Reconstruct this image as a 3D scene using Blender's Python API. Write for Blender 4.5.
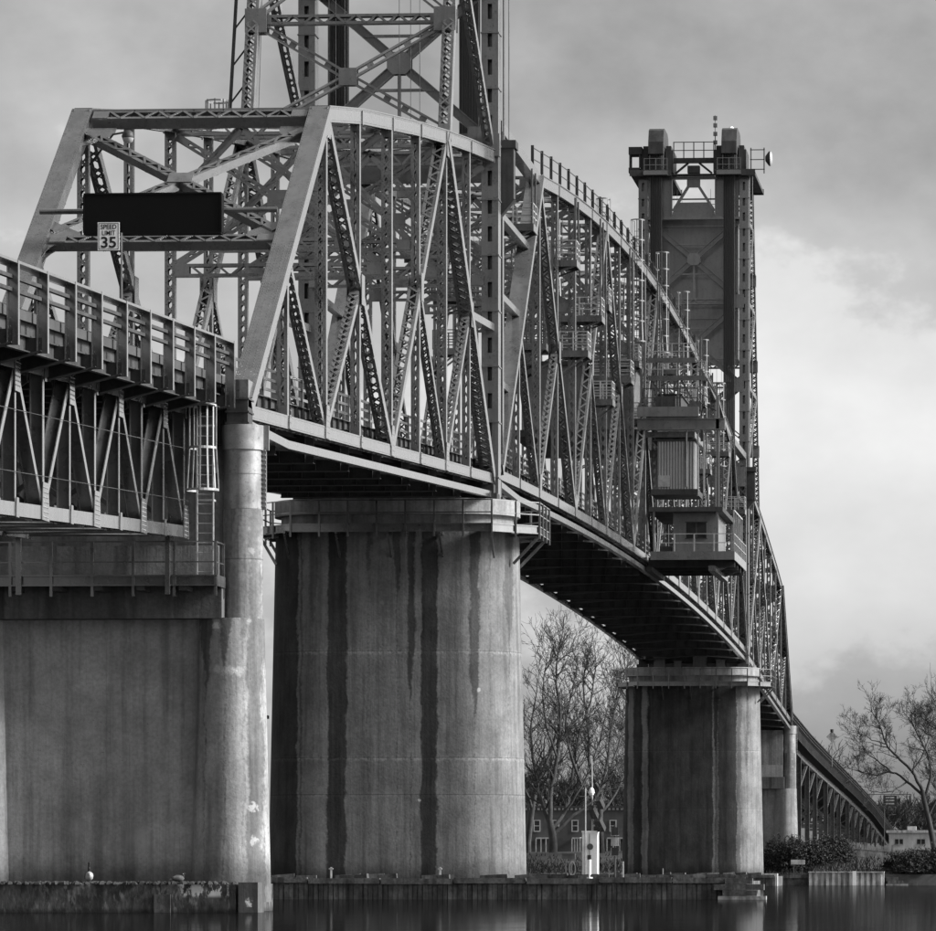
import bpy, math, random
from mathutils import Vector as V, Matrix

# ------------------------------------------------------------------ scene, camera, sky, sun
scene = bpy.context.scene
for o in list(bpy.data.objects):
    bpy.data.objects.remove(o)
COL = scene.collection
CAM = V((29.35, -199.0, 1.3))
cam_data = bpy.data.cameras.new('camera')
cam_data.sensor_width = 36.0
cam_data.sensor_fit = 'HORIZONTAL'
cam_data.lens = 171.0
cam_data.shift_x = -312.0 / 936.0
cam_data.shift_y = 404.5 / 936.0
cam_data.clip_start = 1.0
cam_data.clip_end = 12000.0
cam = bpy.data.objects.new('camera', cam_data)
COL.objects.link(cam)
cam.location = CAM
cam.rotation_euler = (math.radians(90), 0, math.radians(3.5))
scene.camera = cam

SUN_DIR = V((0.85, -0.03, 0.48)).normalized()
elev = math.asin(SUN_DIR.z)
az = math.atan2(SUN_DIR.x, SUN_DIR.y)      # clockwise from +Y
world = bpy.data.worlds.new('World')
scene.world = world
world.use_nodes = True
wn, wl = world.node_tree.nodes, world.node_tree.links
wn.clear()
w_out = wn.new('ShaderNodeOutputWorld')
w_bg = wn.new('ShaderNodeBackground')
w_bg.inputs['Strength'].default_value = 0.108
w_sky = wn.new('ShaderNodeTexSky')
w_sky.sky_type = 'NISHITA'
w_sky.sun_disc = False
w_sky.sun_elevation = elev
w_sky.sun_rotation = az
w_sky.dust_density = 3.0
w_bw = wn.new('ShaderNodeRGBToBW')
w_tc = wn.new('ShaderNodeTexCoord')
w_map = wn.new('ShaderNodeMapping')
w_map.inputs['Location'].default_value = (16.257, 6.835, 25.511)
w_map.inputs['Scale'].default_value = (8.0, 8.0, 11.0)
w_n = wn.new('ShaderNodeTexNoise')
w_n.inputs['Scale'].default_value = 1.0
w_n.inputs['Detail'].default_value = 7.0
w_n.inputs['Roughness'].default_value = 0.52
w_n.inputs['Distortion'].default_value = 0.0
w_ramp = wn.new('ShaderNodeValToRGB')
cr = w_ramp.color_ramp
cr.elements[0].position = 0.30; cr.elements[0].color = (0.46, 0.46, 0.46, 1)
cr.elements[1].position = 0.70; cr.elements[1].color = (1.32, 1.32, 1.32, 1)
e = cr.elements.new(0.46); e.color = (0.74, 0.74, 0.74, 1)
e = cr.elements.new(0.53); e.color = (0.86, 0.86, 0.86, 1)
e = cr.elements.new(0.565); e.color = (1.12, 1.12, 1.12, 1)
w_map2 = wn.new('ShaderNodeMapping')
w_map2.inputs['Location'].default_value = (49.934, 33.724, 9.092)
w_map2.inputs['Scale'].default_value = (20.0, 20.0, 30.0)
w_n2 = wn.new('ShaderNodeTexNoise')
w_n2.inputs['Scale'].default_value = 1.0
w_n2.inputs['Detail'].default_value = 8.0
w_n2.inputs['Roughness'].default_value = 0.58
w_n2.inputs['Distortion'].default_value = 0.0
w_add = wn.new('ShaderNodeMath'); w_add.operation = 'MULTIPLY_ADD'
w_add.inputs[1].default_value = 0.30
w_sub = wn.new('ShaderNodeMath'); w_sub.operation = 'MULTIPLY_ADD'
w_sub.inputs[1].default_value = 0.95; w_sub.inputs[2].default_value = -0.125
w_mix = wn.new('ShaderNodeMix')
w_mix.data_type = 'RGBA'
w_mix.blend_type = 'MULTIPLY'
w_mix.inputs[0].default_value = 1.0
wl.new(w_sky.outputs[0], w_bw.inputs[0])
wl.new(w_tc.outputs['Generated'], w_map.inputs[0])
wl.new(w_map.outputs[0], w_n.inputs['Vector'])
wl.new(w_tc.outputs['Generated'], w_map2.inputs[0])
wl.new(w_map2.outputs[0], w_n2.inputs['Vector'])
wl.new(w_n.outputs['Fac'], w_sub.inputs[0])
wl.new(w_n2.outputs['Fac'], w_add.inputs[0])
wl.new(w_sub.outputs[0], w_add.inputs[2])
wl.new(w_add.outputs[0], w_ramp.inputs[0])
w_lift = wn.new('ShaderNodeMath'); w_lift.operation = 'MULTIPLY_ADD'
w_lift.inputs[1].default_value = 0.62; w_lift.inputs[2].default_value = 0.76
wl.new(w_bw.outputs[0], w_lift.inputs[0])
wl.new(w_lift.outputs[0], w_mix.inputs[6])
wl.new(w_ramp.outputs[0], w_mix.inputs[7])
wl.new(w_mix.outputs[2], w_bg.inputs['Color'])
wl.new(w_bg.outputs[0], w_out.inputs[0])

sun_data = bpy.data.lights.new('sun', 'SUN')
sun_data.energy = 3.6
sun_data.angle = math.radians(18.0)
sun_data.color = (1.0, 1.0, 1.0)
sun = bpy.data.objects.new('sun', sun_data)
COL.objects.link(sun)
sun.rotation_euler = SUN_DIR.to_track_quat('Z', 'Y').to_euler()
sun.location = (80, -60, 90)

scene.view_settings.view_transform = 'Standard'
scene.view_settings.look = 'None'
scene.view_settings.exposure = 1.3
scene.view_settings.gamma = 1.0
scene.render.engine = 'CYCLES'
scene.cycles.max_bounces = 6

# ------------------------------------------------------------------ materials
def nodes_of(m):
    m.use_nodes = True
    nt = m.node_tree
    return nt, nt.nodes, nt.links, nt.nodes['Principled BSDF']

def math_node(nt, op, a, b=None, clamp=False):
    n = nt.nodes.new('ShaderNodeMath')
    n.operation = op
    n.use_clamp = clamp
    for i, x in enumerate((a, b)):
        if x is None: continue
        if hasattr(x, 'is_output'): nt.links.new(x, n.inputs[i])
        else: n.inputs[i].default_value = x
    return n.outputs[0]

def noise_node(nt, vec, scale, detail=4, rough=0.55):
    n = nt.nodes.new('ShaderNodeTexNoise')
    n.inputs['Scale'].default_value = scale
    n.inputs['Detail'].default_value = detail
    n.inputs['Roughness'].default_value = rough
    nt.links.new(vec, n.inputs['Vector'])
    return n.outputs['Fac']

def scaled_pos(nt, s, off=(0, 0, 0)):
    g = nt.nodes.new('ShaderNodeNewGeometry')
    m = nt.nodes.new('ShaderNodeMapping')
    m.inputs['Scale'].default_value = s
    m.inputs['Location'].default_value = off
    nt.links.new(g.outputs['Position'], m.inputs[0])
    return m.outputs[0]

def map_range(nt, val, a, b, c, d, smooth=True):
    n = nt.nodes.new('ShaderNodeMapRange')
    n.interpolation_type = 'SMOOTHSTEP' if smooth else 'LINEAR'
    nt.links.new(val, n.inputs[0])
    for i, x in enumerate((a, b, c, d)):
        n.inputs[i + 1].default_value = x
    return n.outputs[0]

def to_base(nt, b, val):
    c = nt.nodes.new('ShaderNodeCombineColor')
    for i in range(3): nt.links.new(val, c.inputs[i])
    nt.links.new(c.outputs[0], b.inputs['Base Color'])

def gray_mat(name, v, var=0.25, scale=1.2, rough=0.6, streak=0.3, bump=0.08, fine=18, spec=0.3, metal=0.0, coat=0.0):
    m = bpy.data.materials.new(name)
    nt, N, L, b = nodes_of(m)
    p = scaled_pos(nt, (1, 1, 1))
    ps = scaled_pos(nt, (2.2, 2.2, 0.22), (3.1, 1.7, 0.4))
    n1 = noise_node(nt, p, scale, 5)
    n2 = noise_node(nt, p, fine, 3)
    n3 = noise_node(nt, ps, 1.6, 4)
    f1 = map_range(nt, n1, 0.3, 0.7, 1 - var, 1 + var)
    f2 = map_range(nt, n2, 0.3, 0.7, 1 - var * 0.45, 1 + var * 0.45)
    f3 = map_range(nt, n3, 0.42, 0.68, 1.0, 1 - streak)
    t = math_node(nt, 'MULTIPLY', f1, f2)
    t = math_node(nt, 'MULTIPLY', t, f3)
    t = math_node(nt, 'MULTIPLY', t, v)
    if streak > 0.1:      # chipped and rusty spots
        n4 = noise_node(nt, p, 5.5, 6, 0.7)
        t = math_node(nt, 'MULTIPLY', t, map_range(nt, n4, 0.56, 0.66, 1.0, 0.55))
    to_base(nt, b, t)
    r = map_range(nt, n1, 0.3, 0.7, rough - 0.1, min(1.0, rough + 0.12))
    L.new(r, b.inputs['Roughness'])
    b.inputs['Specular IOR Level'].default_value = spec
    b.inputs['Metallic'].default_value = metal
    if coat:
        b.inputs['Coat Weight'].default_value = coat
        b.inputs['Coat Roughness'].default_value = 0.14
        b.inputs['Coat IOR'].default_value = 1.7
    if bump > 0:
        bn = N.new('ShaderNodeBump')
        bn.inputs['Strength'].default_value = bump
        bn.inputs['Distance'].default_value = 0.03
        L.new(n2, bn.inputs['Height'])
        L.new(bn.outputs[0], b.inputs['Normal'])
    return m

def concrete_mat(name, v, stripes=(), joints=(), dark=0.22, seed=0.0, damp=None, patches=()):
    """board-marked concrete; stripes = water stains (x, width, z_bottom, strength) with ragged edges"""
    m = bpy.data.materials.new(name)
    nt, N, L, b = nodes_of(m)
    g = N.new('ShaderNodeNewGeometry')
    sx = N.new('ShaderNodeSeparateXYZ')
    L.new(g.outputs['Position'], sx.inputs[0])
    x, z = sx.outputs[0], sx.outputs[2]
    p = scaled_pos(nt, (1, 1, 1), (seed, seed, seed))
    ps = scaled_pos(nt, (3.0, 3.0, 0.12), (seed, 0, 0))
    pb = scaled_pos(nt, (7.0, 7.0, 0.35), (seed, 0, 0))
    n1 = noise_node(nt, p, 0.5, 6, 0.6)
    n2 = noise_node(nt, p, 9, 4, 0.6)
    n3 = noise_node(nt, ps, 1.0, 5)
    n4 = noise_node(nt, pb, 1.0, 3)
    n5 = noise_node(nt, p, 2.3, 5, 0.65)
    t = math_node(nt, 'MULTIPLY', map_range(nt, n1, 0.3, 0.7, 0.78, 1.2), map_range(nt, n2, 0.3, 0.7, 0.88, 1.12))
    t = math_node(nt, 'MULTIPLY', t, map_range(nt, n3, 0.4, 0.72, 1.08, 0.66))
    t = math_node(nt, 'MULTIPLY', t, map_range(nt, n4, 0.55, 0.75, 1.0, 0.8))
    t = math_node(nt, 'MULTIPLY', t, map_range(nt, n5, 0.3, 0.75, 0.92, 1.14))
    # seams between the form boards
    fx = math_node(nt, 'FRACT', math_node(nt, 'DIVIDE', math_node(nt, 'ADD', x, math_node(nt, 'MULTIPLY', n1, 0.05)), 0.21))
    seam = map_range(nt, math_node(nt, 'ABSOLUTE', math_node(nt, 'SUBTRACT', fx, 0.5)), 0.44, 0.5, 0.0, 1.0)
    seam = math_node(nt, 'MULTIPLY', seam, map_range(nt, n5, 0.42, 0.6, 0.0, 1.0))
    t = math_node(nt, 'MULTIPLY', t, math_node(nt, 'SUBTRACT', 1.0, math_node(nt, 'MULTIPLY', seam, 0.16)))
    pock = noise_node(nt, p, 16, 2, 0.5)
    t = math_node(nt, 'MULTIPLY', t, map_range(nt, pock, 0.68, 0.74, 1.0, 0.6))
    t = math_node(nt, 'MULTIPLY', t, v)
    # construction joints with lime bloom
    for (zj, amp) in joints:
        wob = math_node(nt, 'MULTIPLY', math_node(nt, 'SUBTRACT', n5, 0.5), 0.22)
        d = math_node(nt, 'ABSOLUTE', math_node(nt, 'SUBTRACT', math_node(nt, 'ADD', z, wob), zj))
        msk = map_range(nt, d, 0.0, 0.16, 1.0, 0.0)
        msk = math_node(nt, 'MULTIPLY', msk, map_range(nt, n2, 0.35, 0.65, 0.1, 1.0))
        t = math_node(nt, 'ADD', t, math_node(nt, 'MULTIPLY', msk, amp * v))
        t = math_node(nt, 'MULTIPLY', t, map_range(nt, math_node(nt, 'ABSOLUTE', math_node(nt, 'SUBTRACT', z, zj + 0.05)), 0.012, 0.03, 0.6, 1.0))
    # ragged edge offset for stains
    pe = scaled_pos(nt, (0.8, 0.8, 0.45), (seed + 5, 2, 1))
    ne = noise_node(nt, pe, 1.3, 6, 0.6)
    xo = math_node(nt, 'ADD', x, math_node(nt, 'MULTIPLY', math_node(nt, 'SUBTRACT', ne, 0.5), 0.5))
    xo = math_node(nt, 'ADD', xo, math_node(nt, 'MULTIPLY', math_node(nt, 'SUBTRACT', n5, 0.5), 0.16))
    wear = map_range(nt, noise_node(nt, scaled_pos(nt, (1.2, 1.2, 0.5), (seed, 9, 3)), 1.4, 6, 0.65), 0.3, 0.7, 0.86, 1.0)
    for (c, w, zb, st) in stripes:
        d = math_node(nt, 'ABSOLUTE', math_node(nt, 'SUBTRACT', xo, c))
        tp = math_node(nt, 'MULTIPLY', math_node(nt, 'SUBTRACT', z, zb), 0.5, clamp=True)
        d = math_node(nt, 'SUBTRACT', d, math_node(nt, 'MULTIPLY', tp, w * 0.5))
        msk = math_node(nt, 'MULTIPLY', map_range(nt, math_node(nt, 'ADD', d, math_node(nt, 'MULTIPLY', math_node(nt, 'SUBTRACT', n2, 0.5), 0.14)), -0.055, 0.055, st, 0.0), wear)
        t = math_node(nt, 'MULTIPLY', t, math_node(nt, 'SUBTRACT', 1.0, math_node(nt, 'MULTIPLY', msk, 1.0 - dark)))
    if damp:
        zz = math_node(nt, 'ADD', z, math_node(nt, 'MULTIPLY', math_node(nt, 'SUBTRACT', n1, 0.5), 1.2))
        t = math_node(nt, 'MULTIPLY', t, map_range(nt, zz, damp[0], damp[1], 0.45, 1.0))
    for (px, pz, pr, amp) in patches:      # lime and bird-lime spots
        dx = math_node(nt, 'SUBTRACT', x, px)
        dz = math_node(nt, 'SUBTRACT', z, pz)
        rr = math_node(nt, 'SQRT', math_node(nt, 'ADD', math_node(nt, 'MULTIPLY', dx, dx), math_node(nt, 'MULTIPLY', dz, dz)))
        rr = math_node(nt, 'ADD', rr, math_node(nt, 'MULTIPLY', math_node(nt, 'SUBTRACT', n5, 0.5), pr * 3.2))
        rr = math_node(nt, 'ADD', rr, math_node(nt, 'MULTIPLY', math_node(nt, 'SUBTRACT', n2, 0.5), pr * 2.6))
        t = math_node(nt, 'ADD', t, map_range(nt, rr, pr * 0.4, pr, amp, 0.0))
    to_base(nt, b, t)
    b.inputs['Roughness'].default_value = 0.85
    b.inputs['Specular IOR Level'].default_value = 0.25
    bn = N.new('ShaderNodeBump')
    bn.inputs['Strength'].default_value = 0.35
    bn.inputs['Distance'].default_value = 0.03
    hh = math_node(nt, 'ADD', n2, math_node(nt, 'MULTIPLY', n4, 0.8))
    L.new(hh, bn.inputs['Height'])
    L.new(bn.outputs[0], b.inputs['Normal'])
    return m

M = {}
M['steel'] = gray_mat('steel_paint_light', 0.088, 0.16, 0.8, 0.26, 0.2, 0.04, spec=0.65, coat=1.0)
M['steel_mid'] = gray_mat('steel_paint_mid', 0.068, 0.2, 1.0, 0.3, 0.25, 0.04, spec=0.6, coat=1.0)
M['steel_tower'] = gray_mat('steel_paint_tower', 0.12, 0.18, 0.6, 0.4, 0.22, 0.04, spec=0.5, coat=0.5)
M['steel_dark'] = gray_mat('steel_paint_dark_shaded', 0.042, 0.25, 1.0, 0.6, 0.3)  # dark steel; also carries painted shade on approach mid rails and fascia
M['floor_steel'] = gray_mat('floor_steel', 0.05, 0.3, 1.0, 0.7, 0.2)
M['galvanised'] = gray_mat('galvanised_steel', 0.32, 0.15, 3.0, 0.45, 0.15)
M['rope'] = gray_mat('greased_rope', 0.028, 0.2, 4, 0.6, 0.1)
M['asphalt'] = gray_mat('asphalt', 0.05, 0.2, 0.8, 0.9, 0.0)
M['black_panel'] = gray_mat('black_panel', 0.006, 0.1, 1, 0.6, 0.0, 0, spec=0.1)
M['white_paint'] = gray_mat('white_paint', 0.78, 0.06, 2, 0.5, 0.1)
M['letter'] = gray_mat('letter_black', 0.015, 0.05, 2, 0.6, 0, 0)
M['jacket'] = gray_mat('steel_jacket', 0.22, 0.2, 1.6, 0.42, 0.35, 0.05, spec=0.5, metal=0.15)
M['glass'] = gray_mat('window_glass', 0.02, 0.1, 1, 0.12, 0, 0, spec=0.5)
M['timber'] = gray_mat('weathered_timber', 0.09, 0.4, 1.6, 0.9, 0.55, 0.3, fine=9)
M['timber_light'] = gray_mat('bleached_timber', 0.24, 0.3, 1.6, 0.9, 0.5, 0.3, fine=9)
M['sheet'] = gray_mat('sheet_pile', 0.42, 0.25, 1.5, 0.8, 0.5)
M['ground'] = gray_mat('bank_earth', 0.03, 0.4, 0.25, 1.0, 0, 0.4, fine=3)
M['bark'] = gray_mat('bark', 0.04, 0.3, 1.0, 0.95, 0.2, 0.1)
M['bark_hazed'] = gray_mat('bark_hazed', 0.06, 0.3, 1.0, 0.95, 0.2, 0.1)  # paler than bark: distance haze put into the colour
M['shrub'] = gray_mat('shrub_twigs', 0.035, 0.4, 0.8, 1.0, 0, 0)
M['brick'] = gray_mat('brick_wall', 0.075, 0.2, 1.0, 0.9, 0.1, 0.2)
M['roof'] = gray_mat('roof_felt', 0.05, 0.2, 1, 0.9, 0.1)
M['trim'] = gray_mat('pale_trim', 0.42, 0.15, 2, 0.85, 0.2)
M['marker'] = gray_mat('marker_paint', 0.38, 0.2, 5, 0.7, 0.2)
M['plaster'] = gray_mat('pale_wall', 0.5, 0.12, 0.6, 0.85, 0.2)
M['fence'] = gray_mat('board_fence', 0.3, 0.35, 2.0, 0.9, 0.4)
M['goose_white'] = gray_mat('pale_feathers', 0.3, 0.15, 9, 0.9, 0, 0)
M['goose_brown'] = gray_mat('brown_feathers', 0.07, 0.3, 12, 0.9, 0, 0)
M['goose_black'] = gray_mat('black_feathers', 0.012, 0.2, 12, 0.8, 0, 0)
M['dish'] = gray_mat('dish_cover', 0.3, 0.05, 2, 0.4, 0, 0)
M['solar'] = gray_mat('solar_cells', 0.02, 0.2, 8, 0.2, 0, 0, spec=0.5)
M['haze_tree'] = gray_mat('far_wood', 0.06, 0.4, 0.3, 1.0, 0, 0)

# water: dark, slow ripples, long soft reflections
m = bpy.data.materials.new('river_water'); M['water'] = m
nt, N, L, b = nodes_of(m)
b.inputs['Base Color'].default_value = (0.006, 0.006, 0.006, 1)
b.inputs['Roughness'].default_value = 0.035
b.inputs['IOR'].default_value = 1.33
b.inputs['Specular IOR Level'].default_value = 0.35
pw = scaled_pos(nt, (1.3, 0.35, 1.0))
nw = noise_node(nt, pw, 1.0, 4, 0.55)
nw2 = noise_node(nt, scaled_pos(nt, (0.25, 0.06, 1.0)), 1.0, 3, 0.5)
hw = math_node(nt, 'ADD', math_node(nt, 'MULTIPLY', nw, 0.35), nw2)
bn = N.new('ShaderNodeBump'); bn.inputs['Strength'].default_value = 0.10; bn.inputs['Distance'].default_value = 0.10
L.new(hw, bn.inputs['Height']); L.new(bn.outputs[0], b.inputs['Normal'])
b.inputs['Specular IOR Level'].default_value = 0.0
b.inputs['Roughness'].default_value = 1.0
gl = N.new('ShaderNodeBsdfGlossy'); gl.inputs['Roughness'].default_value = 0.05
gl.inputs['Color'].default_value = (0.9, 0.9, 0.9, 1)
L.new(bn.outputs[0], gl.inputs['Normal'])
mx = N.new('ShaderNodeMixShader')
fr = N.new('ShaderNodeFresnel'); fr.inputs['IOR'].default_value = 1.33
L.new(math_node(nt, 'MULTIPLY', fr.outputs[0], 0.58), mx.inputs[0])
L.new(b.outputs[0], mx.inputs[1]); L.new(gl.outputs[0], mx.inputs[2])
L.new(mx.outputs[0], N['Material Output'].inputs['Surface'])

# ------------------------------------------------------------------ mesh helpers
class MB:
    def __init__(s):
        s.v = []; s.f = []
    def quadbox(s, c8):
        n = len(s.v)
        s.v += [tuple(c) for c in c8]
        s.f += [(n, n+3, n+2, n+1), (n+4, n+5, n+6, n+7), (n, n+1, n+5, n+4),
                (n+1, n+2, n+6, n+5), (n+2, n+3, n+7, n+6), (n+3, n, n+4, n+7)]
        return s
    def box(s, x0, x1, y0, y1, z0, z1):
        return s.quadbox([(x0,y0,z0),(x1,y0,z0),(x1,y1,z0),(x0,y1,z0),(x0,y0,z1),(x1,y0,z1),(x1,y1,z1),(x0,y1,z1)])
    def beam(s, p0, p1, side, w, d, os=0.0, on=0.0):
        """box from p0 to p1; w along side, d along the third axis; os/on shift along them"""
        p0, p1 = V(p0), V(p1)
        ax = (p1 - p0).normalized()
        sd = V(side); sd = (sd - ax * sd.dot(ax)).normalized()
        n = ax.cross(sd)
        a = sd * (w / 2); b = n * (d / 2); o = sd * os + n * on
        c = []
        for p in (p0 + o, p1 + o):
            c += [p - a - b, p + a - b, p + a + b, p - a + b]
        return s.quadbox(c)
    def tube(s, p0, p1, r0, r1=None, n=8, cap=True):
        p0, p1 = V(p0), V(p1)
        if r1 is None: r1 = r0
        ax = (p1 - p0).normalized()
        t = V((1, 0, 0)) if abs(ax.x) < 0.8 else V((0, 1, 0))
        u = ax.cross(t).normalized(); w = ax.cross(u)
        k = len(s.v)
        for p, r in ((p0, r0), (p1, r1)):
            for i in range(n):
                a = 2 * math.pi * i / n
                s.v.append(tuple(p + u * (math.cos(a) * r) + w * (math.sin(a) * r)))
        for i in range(n):
            j = (i + 1) % n
            s.f.append((k + i, k + j, k + n + j, k + n + i))
        if cap:
            s.f.append(tuple(k + i for i in reversed(range(n))))
            s.f.append(tuple(k + n + i for i in range(n)))
        return s
    def sweep(s, pts, radii, n=7):
        """one continuous tube through the points"""
        k = len(s.v); m = len(pts)
        up = None
        for j in range(m):
            ax = (V(pts[min(j+1, m-1)]) - V(pts[max(j-1, 0)])).normalized()
            if up is None: up = V((0, 1, 0)) if abs(ax.y) < 0.8 else V((1, 0, 0))
            u = (up - ax * up.dot(ax)).normalized(); up = u; w = ax.cross(u)
            for i in range(n):
                a = 2 * math.pi * i / n
                s.v.append(tuple(V(pts[j]) + (u * math.cos(a) + w * math.sin(a)) * radii[j]))
        for j in range(m - 1):
            for i in range(n):
                i2 = (i + 1) % n
                s.f.append((k + j*n + i, k + j*n + i2, k + (j+1)*n + i2, k + (j+1)*n + i))
        return s
    def path(s, pts, r, n=6):
        for a, b in zip(pts[:-1], pts[1:]): s.tube(a, b, r, r, n)
        return s
    def loft(s, rings, cap=True):
        k = len(s.v); n = len(rings[0])
        for r in rings: s.v += [tuple(p) for p in r]
        for j in range(len(rings) - 1):
            for i in range(n):
                i2 = (i + 1) % n
                s.f.append((k + j*n + i, k + j*n + i2, k + (j+1)*n + i2, k + (j+1)*n + i))
        if cap:
            k2 = len(s.v)
            s.v += [tuple(p) for p in rings[0]] + [tuple(p) for p in rings[-1]]
            s.f.append(tuple(k2 + i for i in reversed(range(n))))
            s.f.append(tuple(k2 + n + i for i in range(n)))
        return s
    def prism(s, poly, ext):
        """poly: list of 3D points (planar), extruded by vector ext"""
        ext = V(ext)
        return s.loft([[V(p) for p in poly], [V(p) + ext for p in poly]])
    def rivet(s, c, n, r=0.022):
        c = V(c); n = V(n).normalized()
        t = V((0, 0, 1)) if abs(n.z) < 0.8 else V((1, 0, 0))
        u = n.cross(t).normalized(); w = n.cross(u)
        k = len(s.v)
        for i in range(5):
            a = 2 * math.pi * i / 5
            s.v.append(tuple(c + u * (math.cos(a) * r) + w * (math.sin(a) * r)))
        s.v.append(tuple(c + n * r * 0.7))
        for i in range(5): s.f.append((k + i, k + (i + 1) % 5, k + 5))
        return s
    def laced(s, p0, p1, side, w, d, pitch=0.42, double=False, t=0.03, bar=0.075, ends=0.55, fl=0.09, both=True):
        """built-up member: two side plates joined by lacing bars on two faces and batten plates at the ends"""
        p0, p1 = V(p0), V(p1)
        ax = (p1 - p0).normalized(); Lh = (p1 - p0).length
        sd = V(side); sd = (sd - ax * sd.dot(ax)).normalized()
        n = ax.cross(sd)
        for q in (-1, 1):
            s.beam(p0, p1, sd, t, d, q * (w - t) / 2, 0)
            for h in (-1, 1):
                s.beam(p0, p1, sd, fl, t * 0.7, q * (w / 2 - t - fl / 2), h * (d / 2 - t * 0.35))
        m = max(2, int((Lh - 2 * ends) / pitch))
        st = (Lh - 2 * ends) / m
        hw = w / 2 - t
        for h in ((-1, 1) if both else (-1,)):
            for e0 in (0.0, Lh - ends):
                s.beam(p0 + ax * e0, p0 + ax * (e0 + ends), sd, w - 2 * t, t * 0.6, 0, h * (d / 2 + t * 0.32))
            for i in range(m):
                q = 1 if i % 2 else -1
                a = p0 + ax * (ends + i * st); b = p0 + ax * (ends + (i + 1) * st)
                o = n * (h * (d / 2 + t * 0.3))
                s.beam(a - sd * (hw * q) + o, b + sd * (hw * q) + o, n, t * 0.5, bar)
                if double:
                    o2 = n * (h * (d / 2 + t * 0.9))
                    s.beam(a + sd * (hw * q) + o2, b - sd * (hw * q) + o2, n, t * 0.5, bar)
        return s
    def hsec(s, p0, p1, side, w, d, t=0.03):
        """H section: flanges at +-w/2 along side, web between"""
        for q in (-1, 1): s.beam(p0, p1, side, t, d, q * (w - t) / 2, 0)
        s.beam(p0, p1, side, w - 2 * t, t, 0, 0)
        return s
    def mesh(s, name, off=(0, 0, 0), smooth=False):
        me = bpy.data.meshes.new(name)
        ox, oy, oz = off
        me.from_pydata([(x - ox, y - oy, z - oz) for x, y, z in s.v], [], s.f)
        if smooth:
            me.polygons.foreach_set('use_smooth', [True] * len(me.polygons))
        me.update()
        return me

def tag(o, label=None, cat=None, group=None, kind=None):
    if label: o['label'] = label
    if cat: o['category'] = cat
    if group: o['group'] = group
    if kind: o['kind'] = kind
    return o

def thing(name, loc, label, cat, group=None):
    o = bpy.data.objects.new(name, None)
    o.empty_display_size = 0.5
    COL.objects.link(o)
    o.location = loc
    return tag(o, label, cat, group)

WORLD = {}
def part(name, mb, mat, parent=None, smooth=False, kind=None, label=None):
    """one mesh object; mb is in world coordinates"""
    off = WORLD.get(parent.name, tuple(parent.location)) if parent else (0, 0, 0)
    me = mb.mesh(name, off, smooth)
    me.materials.append(M[mat] if isinstance(mat, str) else mat)
    o = bpy.data.objects.new(name, me)
    COL.objects.link(o)
    if parent:
        o.parent = parent
        WORLD[o.name] = off
    return tag(o, label, None, None, kind)

def solo(name, mb, mat, base, label, cat, group=None, smooth=False, kind=None):
    """top-level thing made of one mesh, origin at its base"""
    me = mb.mesh(name, base, smooth)
    me.materials.append(M[mat] if isinstance(mat, str) else mat)
    o = bpy.data.objects.new(name, me)
    COL.objects.link(o); o.location = base
    return tag(o, label, cat, group, kind)

def place(name, me, parent, loc):
    """piece that shares a mesh; loc in world coordinates"""
    o = bpy.data.objects.new(name, me)
    COL.objects.link(o)
    o.parent = parent
    off = WORLD.get(parent.name, tuple(parent.location))
    o.location = V(loc) - V(off)
    WORLD[o.name] = tuple(loc)
    return o

def shared(name, mb, mat, smooth=False):
    me = mb.mesh(name, (0, 0, 0), smooth)
    me.materials.append(M[mat] if isinstance(mat, str) else mat)
    return me

X_, Y_, Z_ = V((1, 0, 0)), V((0, 1, 0)), V((0, 0, 1))
def lerp(a, b, t): return a + (b - a) * t

def pieces(name, boxes, mat, parent, kind=None):
    """several like pieces, each an object of its own"""
    return [part(name, q, mat, parent) for q in boxes]

# ------------------------------------------------------------------ profile of the bridge
HX = 4.15                         # half distance between the truss planes
NEAR_T, FAR_T = 0.0, 165.1        # tower axes (the two lift piers)
def deck_near(y): return 16.65 + 0.05 * (y + 62.0)
FL_Y = [-61.9 + 7.62 * i for i in range(9)]
FL_ZB = [15.58 + 0.409 * i for i in range(9)]
FL_ZT = [None, None, 27.42, 28.62, 29.66, 30.68, 31.62, 32.5, 33.3]
LF_Y = [1.2 + 8.14 * i for i in range(21)]
MID = 82.6
LF_ZB = [20.58 - 1.35 * ((y - MID) / 81.4) ** 2 for y in LF_Y]
LF_ZT = [38.25 - 3.2 * ((y - MID) / 65.1) ** 2 for y in LF_Y]
# rail height of the far viaduct, read at several distances
FAR_RAIL = [(226.0, 17.75), (240, 17.05), (277, 15.75), (328, 14.4), (390, 12.85), (447, 11.2), (485, 9.6), (540, 7.2), (600, 5.2)]
def far_deck(y):
    for (a, za), (b, zb) in zip(FAR_RAIL[:-1], FAR_RAIL[1:]):
        if y <= b: return za + (zb - za) * (y - a) / (b - a) - 1.05
    return FAR_RAIL[-1][1] - 1.05

# ------------------------------------------------------------------ water and ground
mb = MB()
mb.v += [(-4000, -400, 0), (4000, -400, 0), (4000, 1200, 0), (-4000, 1200, 0)]; mb.f.append((0, 1, 2, 3))
solo('river', mb, 'water', (0, 0, 0), 'dark calm river water round the bridge piers', 'river', kind='structure')

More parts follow.
